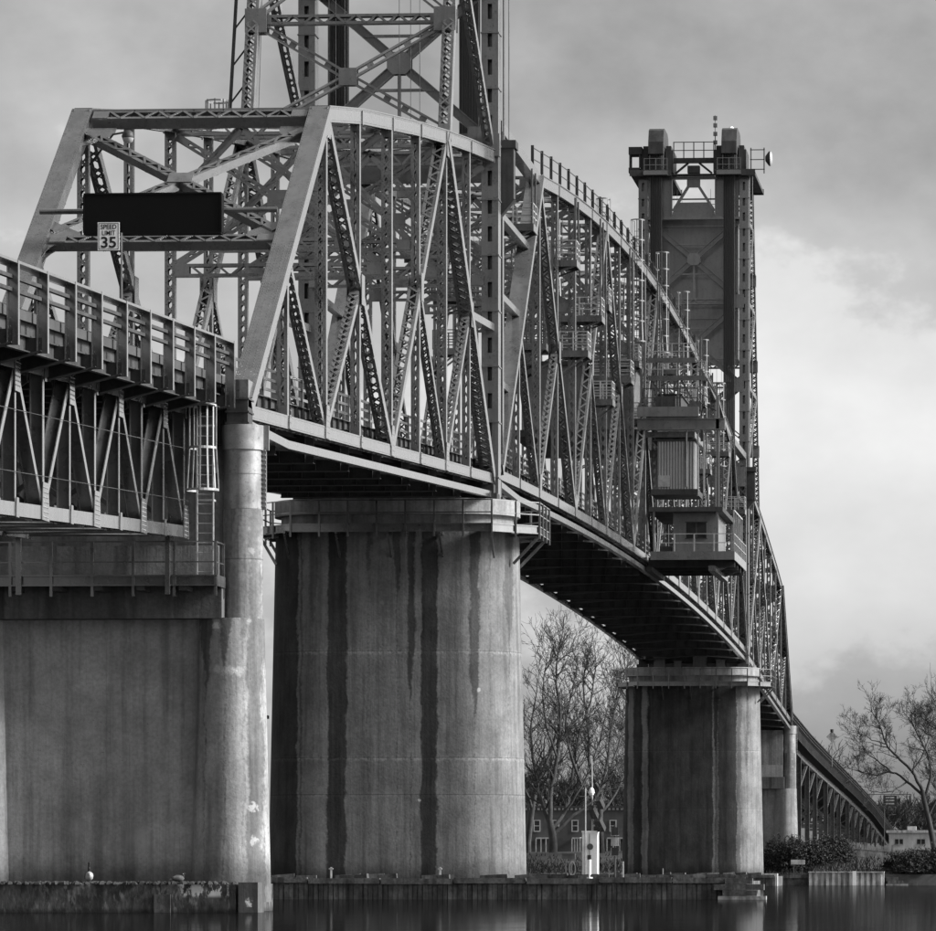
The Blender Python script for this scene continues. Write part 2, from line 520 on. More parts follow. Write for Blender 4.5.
def bank_y(x):
    if x > 9: return 170.6 + 0.02 * (x - 9)
    if x > 5: return 176.0
    return 182.0 + min(40.0, (5 - x) * 0.8)
def ground_z(x, y):
    d = y - bank_y(x)
    if d < 0: return -0.6
    h = 0.9 + 1.7 * min(1.0, d / 22.0)
    if d > 22: h += 1.0 * min(1.0, (d - 22) / 120.0)
    h += 0.25 * math.sin(x * 0.13 + 1.3) * math.sin(y * 0.07) * min(1, d / 15)
    if d > 400: h += (d - 400) * 0.004
    return h
mb = MB()
ys = [0, 0.6, 2, 4, 7, 11, 16, 22, 32, 45, 65, 95, 140, 220, 340, 520, 900, 1600, 3000, 6000]
xs = [-4000, -1500, -600, -300, -200, -150, -120, -100] + list(range(-90, 8, 5)) + [5.2, 8.8, 9.2] + list(range(12, 60, 4)) + [70, 90, 130, 200, 400, 900, 2000, 4000]
xs = sorted(set(xs))
for j, yy in enumerate([-0.05] + ys):
    for x in xs:
        y = bank_y(x) + yy
        mb.v.append((x, y, ground_z(x, y) if j else -1.5))
nx = len(xs)
for j in range(len(ys)):
    for i in range(nx - 1):
        k = j * nx + i
        mb.f.append((k, k + 1, k + nx + 1, k + nx))
solo('ground', mb, 'ground', (0, 0, 0), 'dark grassy river bank and land beyond the bridge', 'ground', smooth=True, kind='structure')

# ------------------------------------------------------------------ generic bits
def gusset(mb, x, y, z, top, bot, h0, h1, t=0.03):
    """tapered plate in the truss plane: half widths bot/top, from z-h0 to z+h1"""
    mb.prism([(x - t/2, y - bot, z - h0), (x - t/2, y + bot, z - h0), (x - t/2, y + bot, z), (x - t/2, y + top, z + h1),
              (x - t/2, y - top, z + h1), (x - t/2, y - bot, z)], (t, 0, 0))

def caged_ladder(parent, x, y, z0, z1, face=-1, w=0.45, cage_from=None, r=0.36, mat='galvanised', th=0.024, straps=7):
    """ladder against a member, hoops on its -Y (face=-1) side"""
    mb = MB()
    for q in (-1, 1): mb.beam((x + q*w/2, y, z0), (x + q*w/2, y, z1), X_, th * 1.2, th * 2.4)
    n = int((z1 - z0) / 0.3)
    for i in range(1, n): mb.tube((x - w/2, y, z0 + i*0.3), (x + w/2, y, z0 + i*0.3), th * 0.5, n=5)
    lad = part('caged_ladder', mb, mat, parent)
    zc = cage_from if cage_from is not None else z0 + 2.2
    mb = MB()
    cy = y + face * r * 0.9
    angs = [math.pi * (0.0 + i / (straps - 1)) for i in range(straps)]
    nh = max(2, int(round((z1 - zc) / 1.15)) + 1)
    def ring(z, rr):
        pts = [V((x + w/2, y, z))]
        for i in range(13):
            a = math.pi * i / 12
            pts.append(V((x + rr * math.cos(a), cy + face * rr * math.sin(a), z)))
        pts.append(V((x - w/2, y, z)))
        return pts
    for i in range(nh):
        z = lerp(zc, z1, i / (nh - 1))
        rr = r * (1.18 if i == 0 else 1.0)
        pts = ring(z, rr)
        for a, b in zip(pts[:-1], pts[1:]): mb.beam(a, b, Z_, th * 2.2, th * 0.6)
    for a in angs:
        for i in range(nh - 1):
            za, zb = lerp(zc, z1, i/(nh-1)), lerp(zc, z1, (i+1)/(nh-1))
            ra = r * (1.18 if i == 0 else 1.0)
            mb.beam((x + ra*math.cos(a), cy + face*ra*math.sin(a), za), (x + r*math.cos(a), cy + face*r*math.sin(a), zb), Z_.cross(V((math.cos(a), face*math.sin(a), 0))), th * 1.5, th * 0.6)
    part('safety_cage', mb, mat, lad)
    return lad

def railing(parent, pts, h, spacing, mat, post=0.06, rail=0.045, rails=(1.0, 0.5), drop=0.0, close=False):
    """posts (own parts) and rails along a polyline of points on the floor"""
    P = [V(p) for p in pts]
    if close: P.append(P[0])
    me = shared('railing_post', MB().box(-post/2, post/2, -post/2, post/2, -drop, h), mat)
    seen = set()
    for a, b in zip(P[:-1], P[1:]):
        n = max(1, int(round((b - a).length / spacing)))
        for i in range(n + 1):
            p = a.lerp(b, i / n)
            key = (round(p.x, 2), round(p.y, 2))
            if key in seen: continue
            seen.add(key)
            place('railing_post', me, parent, p)
    for f in rails:
        mb = MB()
        for a, b in zip(P[:-1], P[1:]):
            mb.beam(a + Z_ * (h * f - rail/2), b + Z_ * (h * f - rail/2), Z_, rail, rail * 0.98)
        part('rail', mb, mat, parent)

# ------------------------------------------------------------------ piers
def stadium(hx, r, yc, z, n=24, xc=0.0):
    pts = []
    for i in range(n + 1):
        a = -math.pi/2 + math.pi * i / n
        pts.append(V((xc + hx - r + r * math.cos(a), yc + r * math.sin(a), z)))
    for i in range(n + 1):
        a = math.pi/2 + math.pi * i / n
        pts.append(V((xc - hx + r + r * math.cos(a), yc + r * math.sin(a), z)))
    return pts

# stains: (x, width, z at the lower tip, strength); dark bands run nearly to the foot
ST2 = [(-5.0, 1.55, -5, 0.95), (-2.42, 0.85, -5, 0.92), (1.72, 0.72, -5, 0.96), (-4.05, 0.10, -5, 0.6), (0.28, 0.34, 13.2, 0.75), (0.9, 0.30, 8.6, 0.85),
       (3.72, 0.42, 8.0, 0.8), (5.1, 0.3, 11.0, 0.55), (-1.0, 0.16, 13.8, 0.5), (-3.5, 0.35, 12.0, 0.4), (4.35, 0.14, 13.5, 0.4)]
ST3 = [(-4.42, 0.75, -5, 0.95), (-5.6, 0.6, -5, 0.9), (-0.9, 5.3, -5, 0.97), (2.95, 1.5, -5, 0.95), (3.9, 0.3, -5, 0.5), (2.0, 0.35, 10.5, 0.9), (2.05, 0.3, -5, 0.5), (-3.5, 0.25, 6, 0.5), (4.5, 0.15, 9, 0.5)]
PC2 = concrete_mat('lift_pier_concrete', 0.14, ST2, [(11.0, 0.55), (6.25, 0.6), (4.6, 0.25)], 0.14, 0.0, (0.9, 2.0), [(1.3, 4.4, 0.08, 0.3), (3.9, 9.3, 0.1, 0.2), (-0.4, 13.2, 0.12, 0.05)])
PC3 = concrete_mat('far_lift_pier_concrete', 0.15, ST3, [(11.0, 0.3), (6.25, 0.25)], 0.13, 7.3, (0.9, 2.0))
PC1 = concrete_mat('anchor_pier_concrete', 0.235, [(3.2, 0.42, 6.6, 0.9), (4.72, 0.42, -5, 0.7), (4.4, 0.5, 8.2, 0.6), (3.85, 0.55, 7.4, 0.85)], [], 0.28, 3.7, (0.9, 1.9),
                   [(3.95, 7.5, 0.2, 0.14), (4.25, 7.47, 0.16, 0.14), (3.62, 7.52, 0.14, 0.12), (3.55, 8.85, 0.13, 0.25), (4.55, 9.0, 0.09, 0.15), (4.68, 3.25, 0.17, 0.2), (4.7, 2.2, 0.15, 0.18), (-1.0, 2.6, 0.3, 0.04), (1.0, 2.2, 0.4, 0.04)])
PC4 = concrete_mat('far_anchor_pier_concrete', 0.2, [(-1.0, 0.5, 9, 0.3)], [(10.0, 0.2)], 0.4, 11.0, (1.5, 3.5))
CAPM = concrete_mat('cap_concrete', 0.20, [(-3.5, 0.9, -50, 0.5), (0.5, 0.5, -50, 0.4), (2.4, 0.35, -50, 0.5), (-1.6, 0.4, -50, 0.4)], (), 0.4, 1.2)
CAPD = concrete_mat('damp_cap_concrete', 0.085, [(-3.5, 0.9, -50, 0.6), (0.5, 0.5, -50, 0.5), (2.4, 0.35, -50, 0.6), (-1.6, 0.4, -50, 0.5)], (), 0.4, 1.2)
NECK = concrete_mat('column_neck_concrete', 0.2, [(4.7, 0.3, 8, 0.6), (3.85, 0.3, 9.4, 0.6), (4.2, 0.2, 11.0, 0.5)], [(10.9, 0.2)], 0.4, 2.2, None, [(4.55, 11.2, 0.12, 0.12), (4.3, 10.4, 0.2, 0.06), (4.5, 11.9, 0.1, 0.1)])
CAPL = concrete_mat('cap_pale_concrete', 0.22, (), (), 0.4, 4.2)

def lift_pier(yc, mat, label, ladder):
    root = thing('bridge_pier', (0, yc, 0.0), label, 'bridge pier', 'concrete piers under the bridge')
    mb = MB()
    mb.loft([stadium(lerp(5.85, 5.5, t), lerp(2.85, 2.55, t), yc, lerp(0.3, 16.45, t), xc=-0.1) for t in (0, 0.25, 0.5, 0.75, 1)])
    part('shaft', mb, mat, root, smooth=True)
    mb = MB(); mb.loft([stadium(5.25, 2.3, yc, z, xc=-0.1) for z in (16.45, 17.15)])
    part('cap_neck', mb, CAPM, root, True)
    mb = MB(); mb.loft([stadium(5.55, 2.6, yc, z, xc=-0.1) for z in (17.15, 17.85)])
    part('cap_slab', mb, CAPL, root, True)
    # walkway ring with edge channel
    c = 1.9
    def oct_(off, z): 
        hx0, hx1, hy = -6.15 - off, 6.5 + off, 3.75 + off
        return [V((hx0 + c, yc - hy, z)), V((hx1 - c, yc - hy, z)), V((hx1, yc - hy + c, z)), V((hx1, yc + hy - c, z)),
                V((hx1 - c, yc + hy, z)), V((hx0 + c, yc + hy, z)), V((hx0, yc + hy - c, z)), V((hx0, yc - hy + c, z))]
    P = oct_(0, 16.42)
    wk = MB()
    Q = P + [P[0]]
    Pi = oct_(-1.0, 16.42); Qi = Pi + [Pi[0]]
    for a, b, ai, bi in zip(Q[:-1], Q[1:], Qi[:-1], Qi[1:]):
        wk.quadbox([a, b, bi, ai, a + Z_*0.05, b + Z_*0.05, bi + Z_*0.05, ai + Z_*0.05])
    walk = part('walkway_grating', wk, 'steel_mid', root)
    ed = MB()
    for a, b in zip(Q[:-1], Q[1:]):
        ed.beam(a + Z_*0.03, b + Z_*0.03, Z_, 0.32, 0.06)
        ed.beam(a + Z_*0.19, b + Z_*0.19, Z_, 0.05, 0.14)
        ed.beam(a - Z_*0.13, b - Z_*0.13, Z_, 0.05, 0.14)
    part('edge_channel', ed, 'steel', root)
    railing(root, [p + Z_*0.05 for p in oct_(0.06, 16.42)], 1.22, 1.25, 'steel_mid', 0.085, 0.05, (1.0, 0.55), drop=0.42, close=True)
    # brackets under the walkway
    mb0 = []
    for x in (-4.6, -2.3, 0.0, 2.3, 4.6):
        b = MB()
        b.beam((x, yc - 3.7, 16.2), (x, yc - 2.5, 15.2), X_, 0.09, 0.1)
        b.beam((x, yc - 3.75, 16.27), (x, yc - 2.4, 16.27), X_, 0.09, 0.14)
        part('bracket', b, 'steel_mid', root)
    for sx, x0, x1 in ((1, 5.3, 6.45), (-1, -5.4, -6.1)):
        for yy in (-1.2, 1.2):
            b = MB()
            b.beam((x1, yc + yy, 16.2), (x0, yc + yy, 15.0), Y_, 0.1, 0.12)
            b.beam((x1, yc + yy, 16.27), (x0 - sx*0.2, yc + yy, 16.27), Y_, 0.1, 0.14)
            part('bracket', b, 'steel', root)
    # bearing blocks and machinery under the spans
    for x, y0, y1, z1 in ((-4.15, -1.5, -0.5, 18.55), (4.15, -1.5, -0.5, 18.55), (-4.15, 0.7, 1.8, 18.9), (4.15, 0.7, 1.8, 18.9)):
        b = MB(); b.box(x - 0.45, x + 0.45, yc + y0, yc + y1, 17.85, 18.15); b.box(x - 0.28, x + 0.28, yc + y0 + .15, yc + y1 - .15, 18.15, z1)
        part('bearing', b, 'steel_dark', root)
    for x, w, h in ((-2.7, 0.9, 0.85), (-1.2, 0.6, 0.5), (0.6, 1.1, 0.95), (2.3, 0.7, 0.6)):
        b = MB(); b.box(x - w/2, x + w/2, yc - 1.7, yc - 0.9, 17.85, 17.85 + h)
        b.box(x - w/2 - .06, x + w/2 + .06, yc - 1.75, yc - 0.85, 17.85 + h, 17.9 + h)
        part('equipment_cabinet', b, 'steel_tower', root)
    if ladder:
        caged_ladder(root, -6.35, yc - 2.4, 8.2, 17.4, -1, 0.45, 8.6, mat='steel_mid', th=0.03)
        b = MB(); b.box(-6.75, -5.6, yc - 3.2, yc - 1.9, 8.05, 8.2)
        b.beam((-6.6, yc - 2.4, 8.05), (-5.7, yc - 2.4, 7.0), Y_, 0.09, 0.09)
        part('ladder_landing', b, 'steel_mid', root)
    return root

lift_pier(NEAR_T, PC2, 'broad stained concrete pier with dark vertical water streaks, behind the twin-column pier', True)
lift_pier(FAR_T, PC3, 'darkened round-ended concrete pier beneath the distant lift tower', False)

def circ(x, y, r, z, n=48):
    return [V((x + r*math.cos(2*math.pi*i/n), y + r*math.sin(2*math.pi*i/n), z)) for i in range(n)]

def anchor_pier(yc, sg, mat, label, near):
    """two round columns, wall between; sg = direction of the deck-truss side (-1 near pier)"""
    root = thing('bridge_pier', (0, yc, 0.0), label, 'bridge pier', 'concrete piers under the bridge')
    z0 = 0.3 if near else ground_z(0, yc) - 0.4
    for xl, xu in ((3.85, 4.22), (-4.3, -4.3)):
        mb = MB()
        mb.loft([circ(xl, yc, lerp(1.24, 1.03, t), lerp(z0, 9.1, t)) for t in (0, .3, .6, 1)])
        part('column', mb, mat, root, True)
        mb = MB(); mb.loft([circ(xu, yc, 0.62, z) for z in (9.1, 12.5)])
        part('column_neck', mb, NECK, root, True)
        mb = MB()
        mb.loft([circ(xu, yc, 0.60, z) for z in (12.5, 14.35)])
        jk = part('steel_jacket', mb, 'jacket', root, True)
        mb = MB(); mb.loft([circ(xu, yc, 0.66, z) for z in (14.35, 15.12)])
        part('collar', mb, 'jacket', jk, True)
        for z in (12.52, 13.6):
            mb = MB(); mb.loft([circ(xu, yc, 0.615, z + q) for q in (0, 0.05)]); part('band', mb, 'jacket', jk)
        mb = MB()
        mb.box(xu + 0.58, xu + 0.74, yc - 0.05, yc + 0.03, 12.5, 14.35)
        mb.box(xu + 0.63, xu + 0.82, yc - 0.06, yc + 0.04, 14.35, 15.12)
        for i in range(13):
            z = 12.58 + i * 0.145
            mb.box(xu + 0.62, xu + 0.72, yc - 0.12, yc - 0.04, z, z + 0.05)
        part('bolt_flange', mb, 'jacket', jk)
    mb = MB(); mb.box(-4.0, 3.6, yc - 0.25, yc + 0.25, z0, 9.08)
    part('web_wall', mb, mat, root)
    mb = MB(); mb.box(-4.4, 3.75, yc - 1.06, yc + 1.06, 9.08, 10.2)
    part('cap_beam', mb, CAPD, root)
    mb = MB(); mb.box(-3.6, 3.58, yc - 0.75, yc + 0.75, 10.2, 11.35)
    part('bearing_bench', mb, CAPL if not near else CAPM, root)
    mb = MB(); mb.box(-3.68, 3.6, yc + (0.1 if sg < 0 else -0.7), yc + (0.7 if sg < 0 else -0.1), 11.35, 14.7)
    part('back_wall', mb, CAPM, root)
    for x in (HX, -HX):
        mb = MB()
        mb.box(x - 0.36, x + 0.3, yc - 0.42, yc + 0.4, 15.12, 15.95)
        for zz in (15.15, 15.5, 15.9): mb.box(x - 0.4, x + 0.34, yc - 0.46, yc + 0.44, zz, zz + 0.05)
        part('bearing', mb, 'steel_dark', root)
    if near:
        yw = yc - 1.95
        mb = MB(); mb.box(-9.0, 3.75, yw, yc - 1.06, 10.13, 10.18); part('walkway_grating', mb, 'steel_mid', root)
        mb = MB()
        mb.box(-9.0, 3.8, yw - 0.06, yw, 10.02, 10.36); mb.box(-9.0, 3.8, yw - 0.16, yw - 0.06, 10.02, 10.06)
        mb.box(-9.0, 3.8, yw - 0.16, yw - 0.06, 10.32, 10.36); mb.box(3.74, 3.8, yw, yc - 0.7, 10.02, 10.36)
        part('edge_channel', mb, 'steel_mid', root)
        railing(root, [(-9.0, yw - 0.1, 10.15), (3.74, yw - 0.1, 10.15), (3.74, yc - 0.75, 10.15)], 1.25, 1.32, 'steel_mid', 0.085, 0.04, (1.0, 0.5), drop=0.45)
        for i in range(9):
            x = -7.8 + 1.32 * i
            mb = MB(); mb.box(x - 0.16, x + 0.1, yw - 0.1, yc - 1.0, 9.88, 10.02); part('bracket', mb, 'steel_dark', root)
        # dark steel standpipe on the walkway
        mb = MB(); mb.beam((-2.35, yw - 0.2, 9.75), (-2.35, yw - 0.2, 11.6), X_, 0.16, 0.1); part('post', mb, 'steel_mid', root)
        mb = MB(); mb.beam((2.28, yw - 0.2, 9.75), (2.28, yw - 0.2, 11.9), X_, 0.14, 0.1); part('post', mb, 'steel_mid', root)
        caged_ladder(root, 3.25, yc - 1.15, 10.2, 15.6, -1, 0.5, 13.0, r=0.42, th=0.034, mat='galvanised')
        mb = MB(); mb.box(3.0, 3.5, yc - 1.06, yc - 0.95, 15.0, 15.06); mb.box(3.0, 3.5, yc - 1.06, yc - 0.7, 12.7, 12.76)
        part('ladder_bracket', mb, 'galvanised', root)
    return root
anchor_pier(-61.9, -1, PC1, 'twin-column concrete pier with wall between, railed walkway and steel-jacketed column tops', True)
anchor_pier(227.1, 1, PC4, 'pale twin-column concrete pier on the far bank rising behind the shrubs', False)

# ------------------------------------------------------------------ truss spans
def hatch_end_post(root, a, b, name='end_post', rivets=True, w=0.72, d=0.55):
    mb = MB()
    ax = (b - a).normalized(); n = ax.cross(X_)       # points to -Y/up or away
    if n.z < 0: n = -n
    for q in (-1, 1): mb.beam(a, b, X_, 0.035, d, q * (w/2 - 0.0175 - 0.05), 0)
    mb.beam(a, b, X_, w, 0.035, 0, (d/2 + 0.018) * (1 if ax.cross(X_).dot(n) > 0 else -1))
    L = (b - a).length
    under = -1 if ax.cross(X_).dot(n) > 0 else 1
    for q in (-1, 1): mb.beam(a, b, X_, 0.14, 0.03, q * (w/2 - 0.12), under * (d/2 + 0.015))
    k = int(L / 0.55)
    for i in range(k):
        q = 1 if i % 2 else -1
        p0 = a + ax * (L * i / k); p1 = a + ax * (L * (i + 1) / k)
        o = -n * (d/2 + 0.03)
        mb.beam(p0 - X_ * (0.3 * q) + o, p1 + X_ * (0.3 * q) + o, n, 0.02, 0.08)
    if rivets:
        top = n * (d/2 + 0.036)
        m = int(L / 0.16)
        for i in range(m):
            for xx in (-w/2 + 0.06, -w/2 + 0.13, w/2 - 0.13, w/2 - 0.06):
                if i > m * 0.52 and abs(abs(xx) - (w/2 - 0.13)) < 0.01: continue
                mb.rivet(a + ax * (0.1 + i * 0.16) + X_ * xx + top, n, 0.027)
            if i < m * 0.5:
                for xx in (-0.1, 0.1): mb.rivet(a + ax * (0.1 + i * 0.16) + X_ * xx + top, n, 0.027)
    return part(name, mb, 'steel', root)

def through_truss(root, Y, ZB, ZT, lo, hi, solid=(), tower_end=None, mat='steel', pitch=0.42, rivets=False, vw=0.40):
    n = len(Y) - 1
    for s in (-1, 1):
        x = s * HX
        Lp = lambda i: V((x, Y[i], ZB[i]))
        Up = lambda i: V((x, Y[i], ZT[i]))
        for i in range(n):
            mb = MB()
            a, b = Lp(i), Lp(i + 1)
            for q in (-1, 1):
                mb.beam(a, b, X_, 0.035, 0.44, q * 0.2, 0)
                mb.beam(a, b, X_, 0.12, 0.03, q * 0.16, 0.205); mb.beam(a, b, X_, 0.12, 0.03, q * 0.16, -0.205)
            if s > 0 and rivets:
                ax = (b - a).normalized(); m = int((b - a).length / 0.22)
                for k in range(m):
                    for zz in (-0.16, 0.16): mb.rivet(a + ax * (k * 0.22 + 0.1) + V((0.218, 0, zz)), X_, 0.02)
            mb.laced(a, b, X_, 0.36, 0.38, 0.6, ends=0.8, fl=0.05)
            part('bottom_chord', mb, mat, root)
        for i in range(lo, hi):
            mb = MB()
            a, b = Up(i), Up(i + 1)
            for q in (-1, 1): mb.beam(a, b, X_, 0.035, 0.52, q * 0.23, 0)
            dn = (b - a).normalized().cross(X_)
            sgn = 1 if dn.z > 0 else -1
            mb.beam(a, b, X_, 0.62, 0.035, 0, sgn * 0.277)
            for q in (-1, 1): mb.beam(a, b, X_, 0.12, 0.03, q * 0.19, -sgn * 0.255)
            if s > 0 and rivets:
                ax = (b - a).normalized(); m = int((b - a).length / 0.2)
                for k in range(m):
                    for zz in (-0.2, 0.2): mb.rivet(a + ax * (k * 0.2 + 0.1) + V((0.248, 0, zz)), X_, 0.02)
            mb.laced(a, b, X_, 0.42, 0.46, 0.5, ends=0.7, fl=0.05)
            part('top_chord', mb, mat, root)
        # main diagonals and their midpoints
        mid = {}
        for k in range(2, n, 4):
            if k > hi: break
            for e in (k - 2, k + 2):
                if e < 0 or e > n: continue
                a, b = Lp(e), Up(k)
                mid[(k + e) // 2] = ((a + b) / 2, k)
                if (e, k) in solid:
                    a2 = a + (b - a).normalized() * 0.3
                    hatch_end_post(root, a2, b, rivets=(rivets and s > 0) or (rivets and e == 0), w=0.72 if rivets else 0.85)
                else:
                    big = (tower_end == e)
                    mb = MB(); mb.laced(a, b, X_, 0.62 if big else 0.5, 0.5 if big else 0.36, pitch, double=big, bar=0.085)
                    part('diagonal', mb, mat, root)
        for i, (mp, k) in mid.items():
            mb = MB(); mb.laced(mp, Lp(k), X_, 0.38, 0.28, pitch * 0.85, double=True, bar=0.06)
            part('sub_diagonal', mb, mat, root)
            if any((i*2 - k, k) == sd for sd in solid): continue
            for q in (-1, 1):
                mb = MB(); gusset(mb, x + q * 0.272, mp.y, mp.z, 0.34, 0.34, 0.55, 0.55)
                part('gusset_plate', mb, mat, root)
        for i in range(1, n):
            if i < lo or i > hi:
                if i not in mid: continue
                top = mid[i][0]
            else: top = Up(i)
            mb = MB(); mb.laced(Lp(i), top, X_, vw if i % 2 == 0 else vw * 0.85, 0.30, pitch, double=(i % 2 == 0), bar=0.065)
            part('vertical', mb, mat, root)
        for i in range(1, n):
            hw = 0.46 if i % 2 == 0 else 0.2
            for q in (-1, 1):
                mb = MB()
                gusset(mb, x + q * 0.238, Y[i], ZB[i], hw * 0.62, hw, 0.22, 0.95 if i % 2 == 0 else 0.25)
                if q * s > 0 and rivets:
                    for a in range(6):
                        for bq in (-1, 0, 1): mb.rivet((x + q * 0.254, Y[i] + bq * hw * 0.45, ZB[i] - 0.2 + a * 0.2), X_ * q, 0.022)
                part('gusset_plate', mb, mat, root)
        for i in range(lo, hi + 1):
            hw = 0.62 if i % 4 == 2 else 0.22
            for q in (-1, 1):
                mb = MB(); gusset(mb, x + q * 0.267, Y[i], ZT[i], hw * 0.6, hw * 0.6, 0.8 if i % 4 == 2 else 0.3, 0.2)
                part('gusset_plate', mb, mat, root)
    # floor system
    for i in range(n + 1):
        mb = MB()
        zt = ZB[i] + 0.42
        mb.box(-HX + 0.25, HX - 0.25, Y[i] - 0.015, Y[i] + 0.015, zt - 1.45, zt)
        mb.box(-HX + 0.25, HX - 0.25, Y[i] - 0.2, Y[i] + 0.2, zt - 1.48, zt - 1.45)
        mb.box(-HX + 0.25, HX - 0.25, Y[i] - 0.2, Y[i] + 0.2, zt, zt + 0.03)
        for k in range(9): mb.box(-3.6 + k * 0.9 - 0.01, -3.6 + k * 0.9 + 0.01, Y[i] - 0.15, Y[i] + 0.15, zt - 1.45, zt)
        part('floor_beam', mb, 'floor_steel', root)
    for xx in (-3.2, -1.92, -0.64, 0.64, 1.92, 3.2):
        mb = MB()
        for i in range(n):
            a = V((xx, Y[i], ZB[i] + 0.1)); b = V((xx, Y[i + 1], ZB[i + 1] + 0.1))
            mb.hsec(a, b, Z_, 0.55, 0.22, 0.025)
        part('stringer', mb, 'floor_steel', root)
    mb = MB()
    for i in range(n):
        a = V((0, Y[i], ZB[i] + 0.62)); b = V((0, Y[i + 1], ZB[i + 1] + 0.62))
        mb.beam(a, b, X_, 7.0, 0.22)
    part('deck', mb, 'asphalt', root)
    for i in range(n):        # lower laterals
        for (xa, xb) in ((-HX, HX), (HX, -HX)):
            mb = MB()
            zz = -0.62 if xa < 0 else -0.74
            mb.beam((xa * 0.95, Y[i] + 0.2, ZB[i] + zz), (xb * 0.95, Y[i+1] - 0.2, ZB[i+1] + zz), Z_, 0.1, 0.25)
            part('lower_lateral', mb, 'floor_steel', root)
    for s in (-1, 1):
        mb = MB()
        for i in range(n):
            a = V((s * (HX + 0.02), Y[i], ZB[i] - 0.72)); b = V((s * (HX + 0.02), Y[i+1], ZB[i+1] - 0.72))
            if i == 0: a.z += 0.35
            mb.beam(a, b, X_, 0.05, 0.27, s * 0.14, 0)
            mb.beam(a, b, X_, 0.26, 0.035, 0, -0.12); mb.beam(a, b, X_, 0.26, 0.035, 0, 0.12)
        part('lower_channel', mb, mat, root)
        # fascia between chord and deck, with stiffeners
        mb = MB()
        for i in range(n):
            a = V((s * 3.52, Y[i], ZB[i] + 0.42)); b = V((s * 3.52, Y[i+1], ZB[i+1] + 0.42))
            mb.beam(a, b, X_, 0.03, 0.8); mb.beam(a, b, X_, 0.16, 0.03, s * 0.07, 0.41); mb.beam(a, b, X_, 0.16, 0.03, s * 0.07, -0.41)
            for k in range(6):
                p = a.lerp(b, (k + 0.5) / 6)
                mb.box(p.x - 0.06 * s - 0.06, p.x + 0.06 + 0.06 * s, p.y - 0.012, p.y + 0.012, p.z - 0.4, p.z + 0.4)
        part('curb_fascia', mb, 'steel_dark', root)
        pme = shared('railing_post', MB().box(-0.07, 0.07, -0.05, 0.05, 0, 1.1), 'steel_mid')
        for i in range(n):
            for k in range(3):
                p = V((s * 3.45, lerp(Y[i], Y[i+1], k/3), lerp(ZB[i], ZB[i+1], k/3) + 0.73))
                place('railing_post', pme, root, p)
        for h in (0.42, 0.76, 1.08):
            mb = MB()
            for i in range(n): mb.beam((s*3.45, Y[i], ZB[i] + 0.73 + h), (s*3.45, Y[i+1], ZB[i+1] + 0.73 + h), Z_, 0.09, 0.05)
            part('rail', mb, 'steel_mid', root)
    # top laterals and sway frames
    for i in range(lo, hi + 1):
        z, y = ZT[i], Y[i]
        if i % 2 == 0:
            mb = MB(); mb.laced((-HX + .25, y, z - 0.1), (HX - .25, y, z - 0.1), Z_, 0.62, 0.34, 0.5, bar=0.08)
            part('top_strut', mb, mat, root)
            if i not in (lo,) or not rivets:
                zl = max(ZB[i] + 6.9, z - 5.6)
                mb = MB(); mb.laced((-HX + .2, y, zl), (HX - .2, y, zl), Z_, 0.5, 0.3, 0.5, bar=0.08)
                part('sway_strut', mb, mat, root)
                hh = z - 0.4 - zl - 0.25
                if hh > 2.0:
                    for q in (-1, 1):
                        mb = MB()
                        a, b = V((-HX * q * 0.94, y + 0.04 * q, zl + 0.25)), V((HX * q * 0.94, y + 0.04 * q, z - 0.45))
                        mb.laced(a, b, (b - a).cross(Y_), 0.3, 0.16, 0.4, bar=0.06)
                        part('sway_brace', mb, mat, root)
                    mb = MB(); zc = (zl + 0.25 + z - 0.45) / 2
                    mb.box(-0.42, 0.42, y - 0.13, y - 0.1, zc - 0.36, zc + 0.36)
                    part('gusset_plate', mb, mat, root)
                else:
                    for q in (-1, 1):
                        mb = MB(); mb.beam((q * (HX - 0.2), y, zl - 2.2), (q * 1.6, y, zl - 0.1), Y_, 0.2, 0.14)
                        part('knee_brace', mb, mat, root)
        else:
            mb = MB(); mb.laced((-HX + .25, y, z - 0.1), (HX - .25, y, z - 0.1), Z_, 0.42, 0.28, 0.45, bar=0.07)
            part('top_strut', mb, mat, root)
            zl = max(ZB[i] + 6.9, z - 4.6)
            mb = MB(); mb.laced((-HX + .2, y, zl), (HX - .2, y, zl), Z_, 0.42, 0.28, 0.45, bar=0.08); part('sway_strut', mb, mat, root)
            for q in (-1, 1):
                a, b = V((q * HX * 0.94, y, zl + 0.2)), V((0, y, z - 0.35))
                mb = MB(); mb.laced(a, b, (b - a).cross(Y_), 0.26, 0.16, 0.4, bar=0.06); part('sway_brace', mb, mat, root)
    for i in range(lo, hi - 1, 2):
        for q in (-1, 1):
            j = i + 2
            a, b = V((-HX * q * 0.93, Y[i] + 0.2, ZT[i] - 0.12 + 0.05*q)), V((HX * q * 0.93, Y[j] - 0.2, ZT[j] - 0.12 + 0.05*q))
            mb = MB(); mb.laced(a, b, (b - a).cross(Z_), 0.36, 0.16, 0.45, bar=0.065)
            part('top_lateral', mb, mat, root)

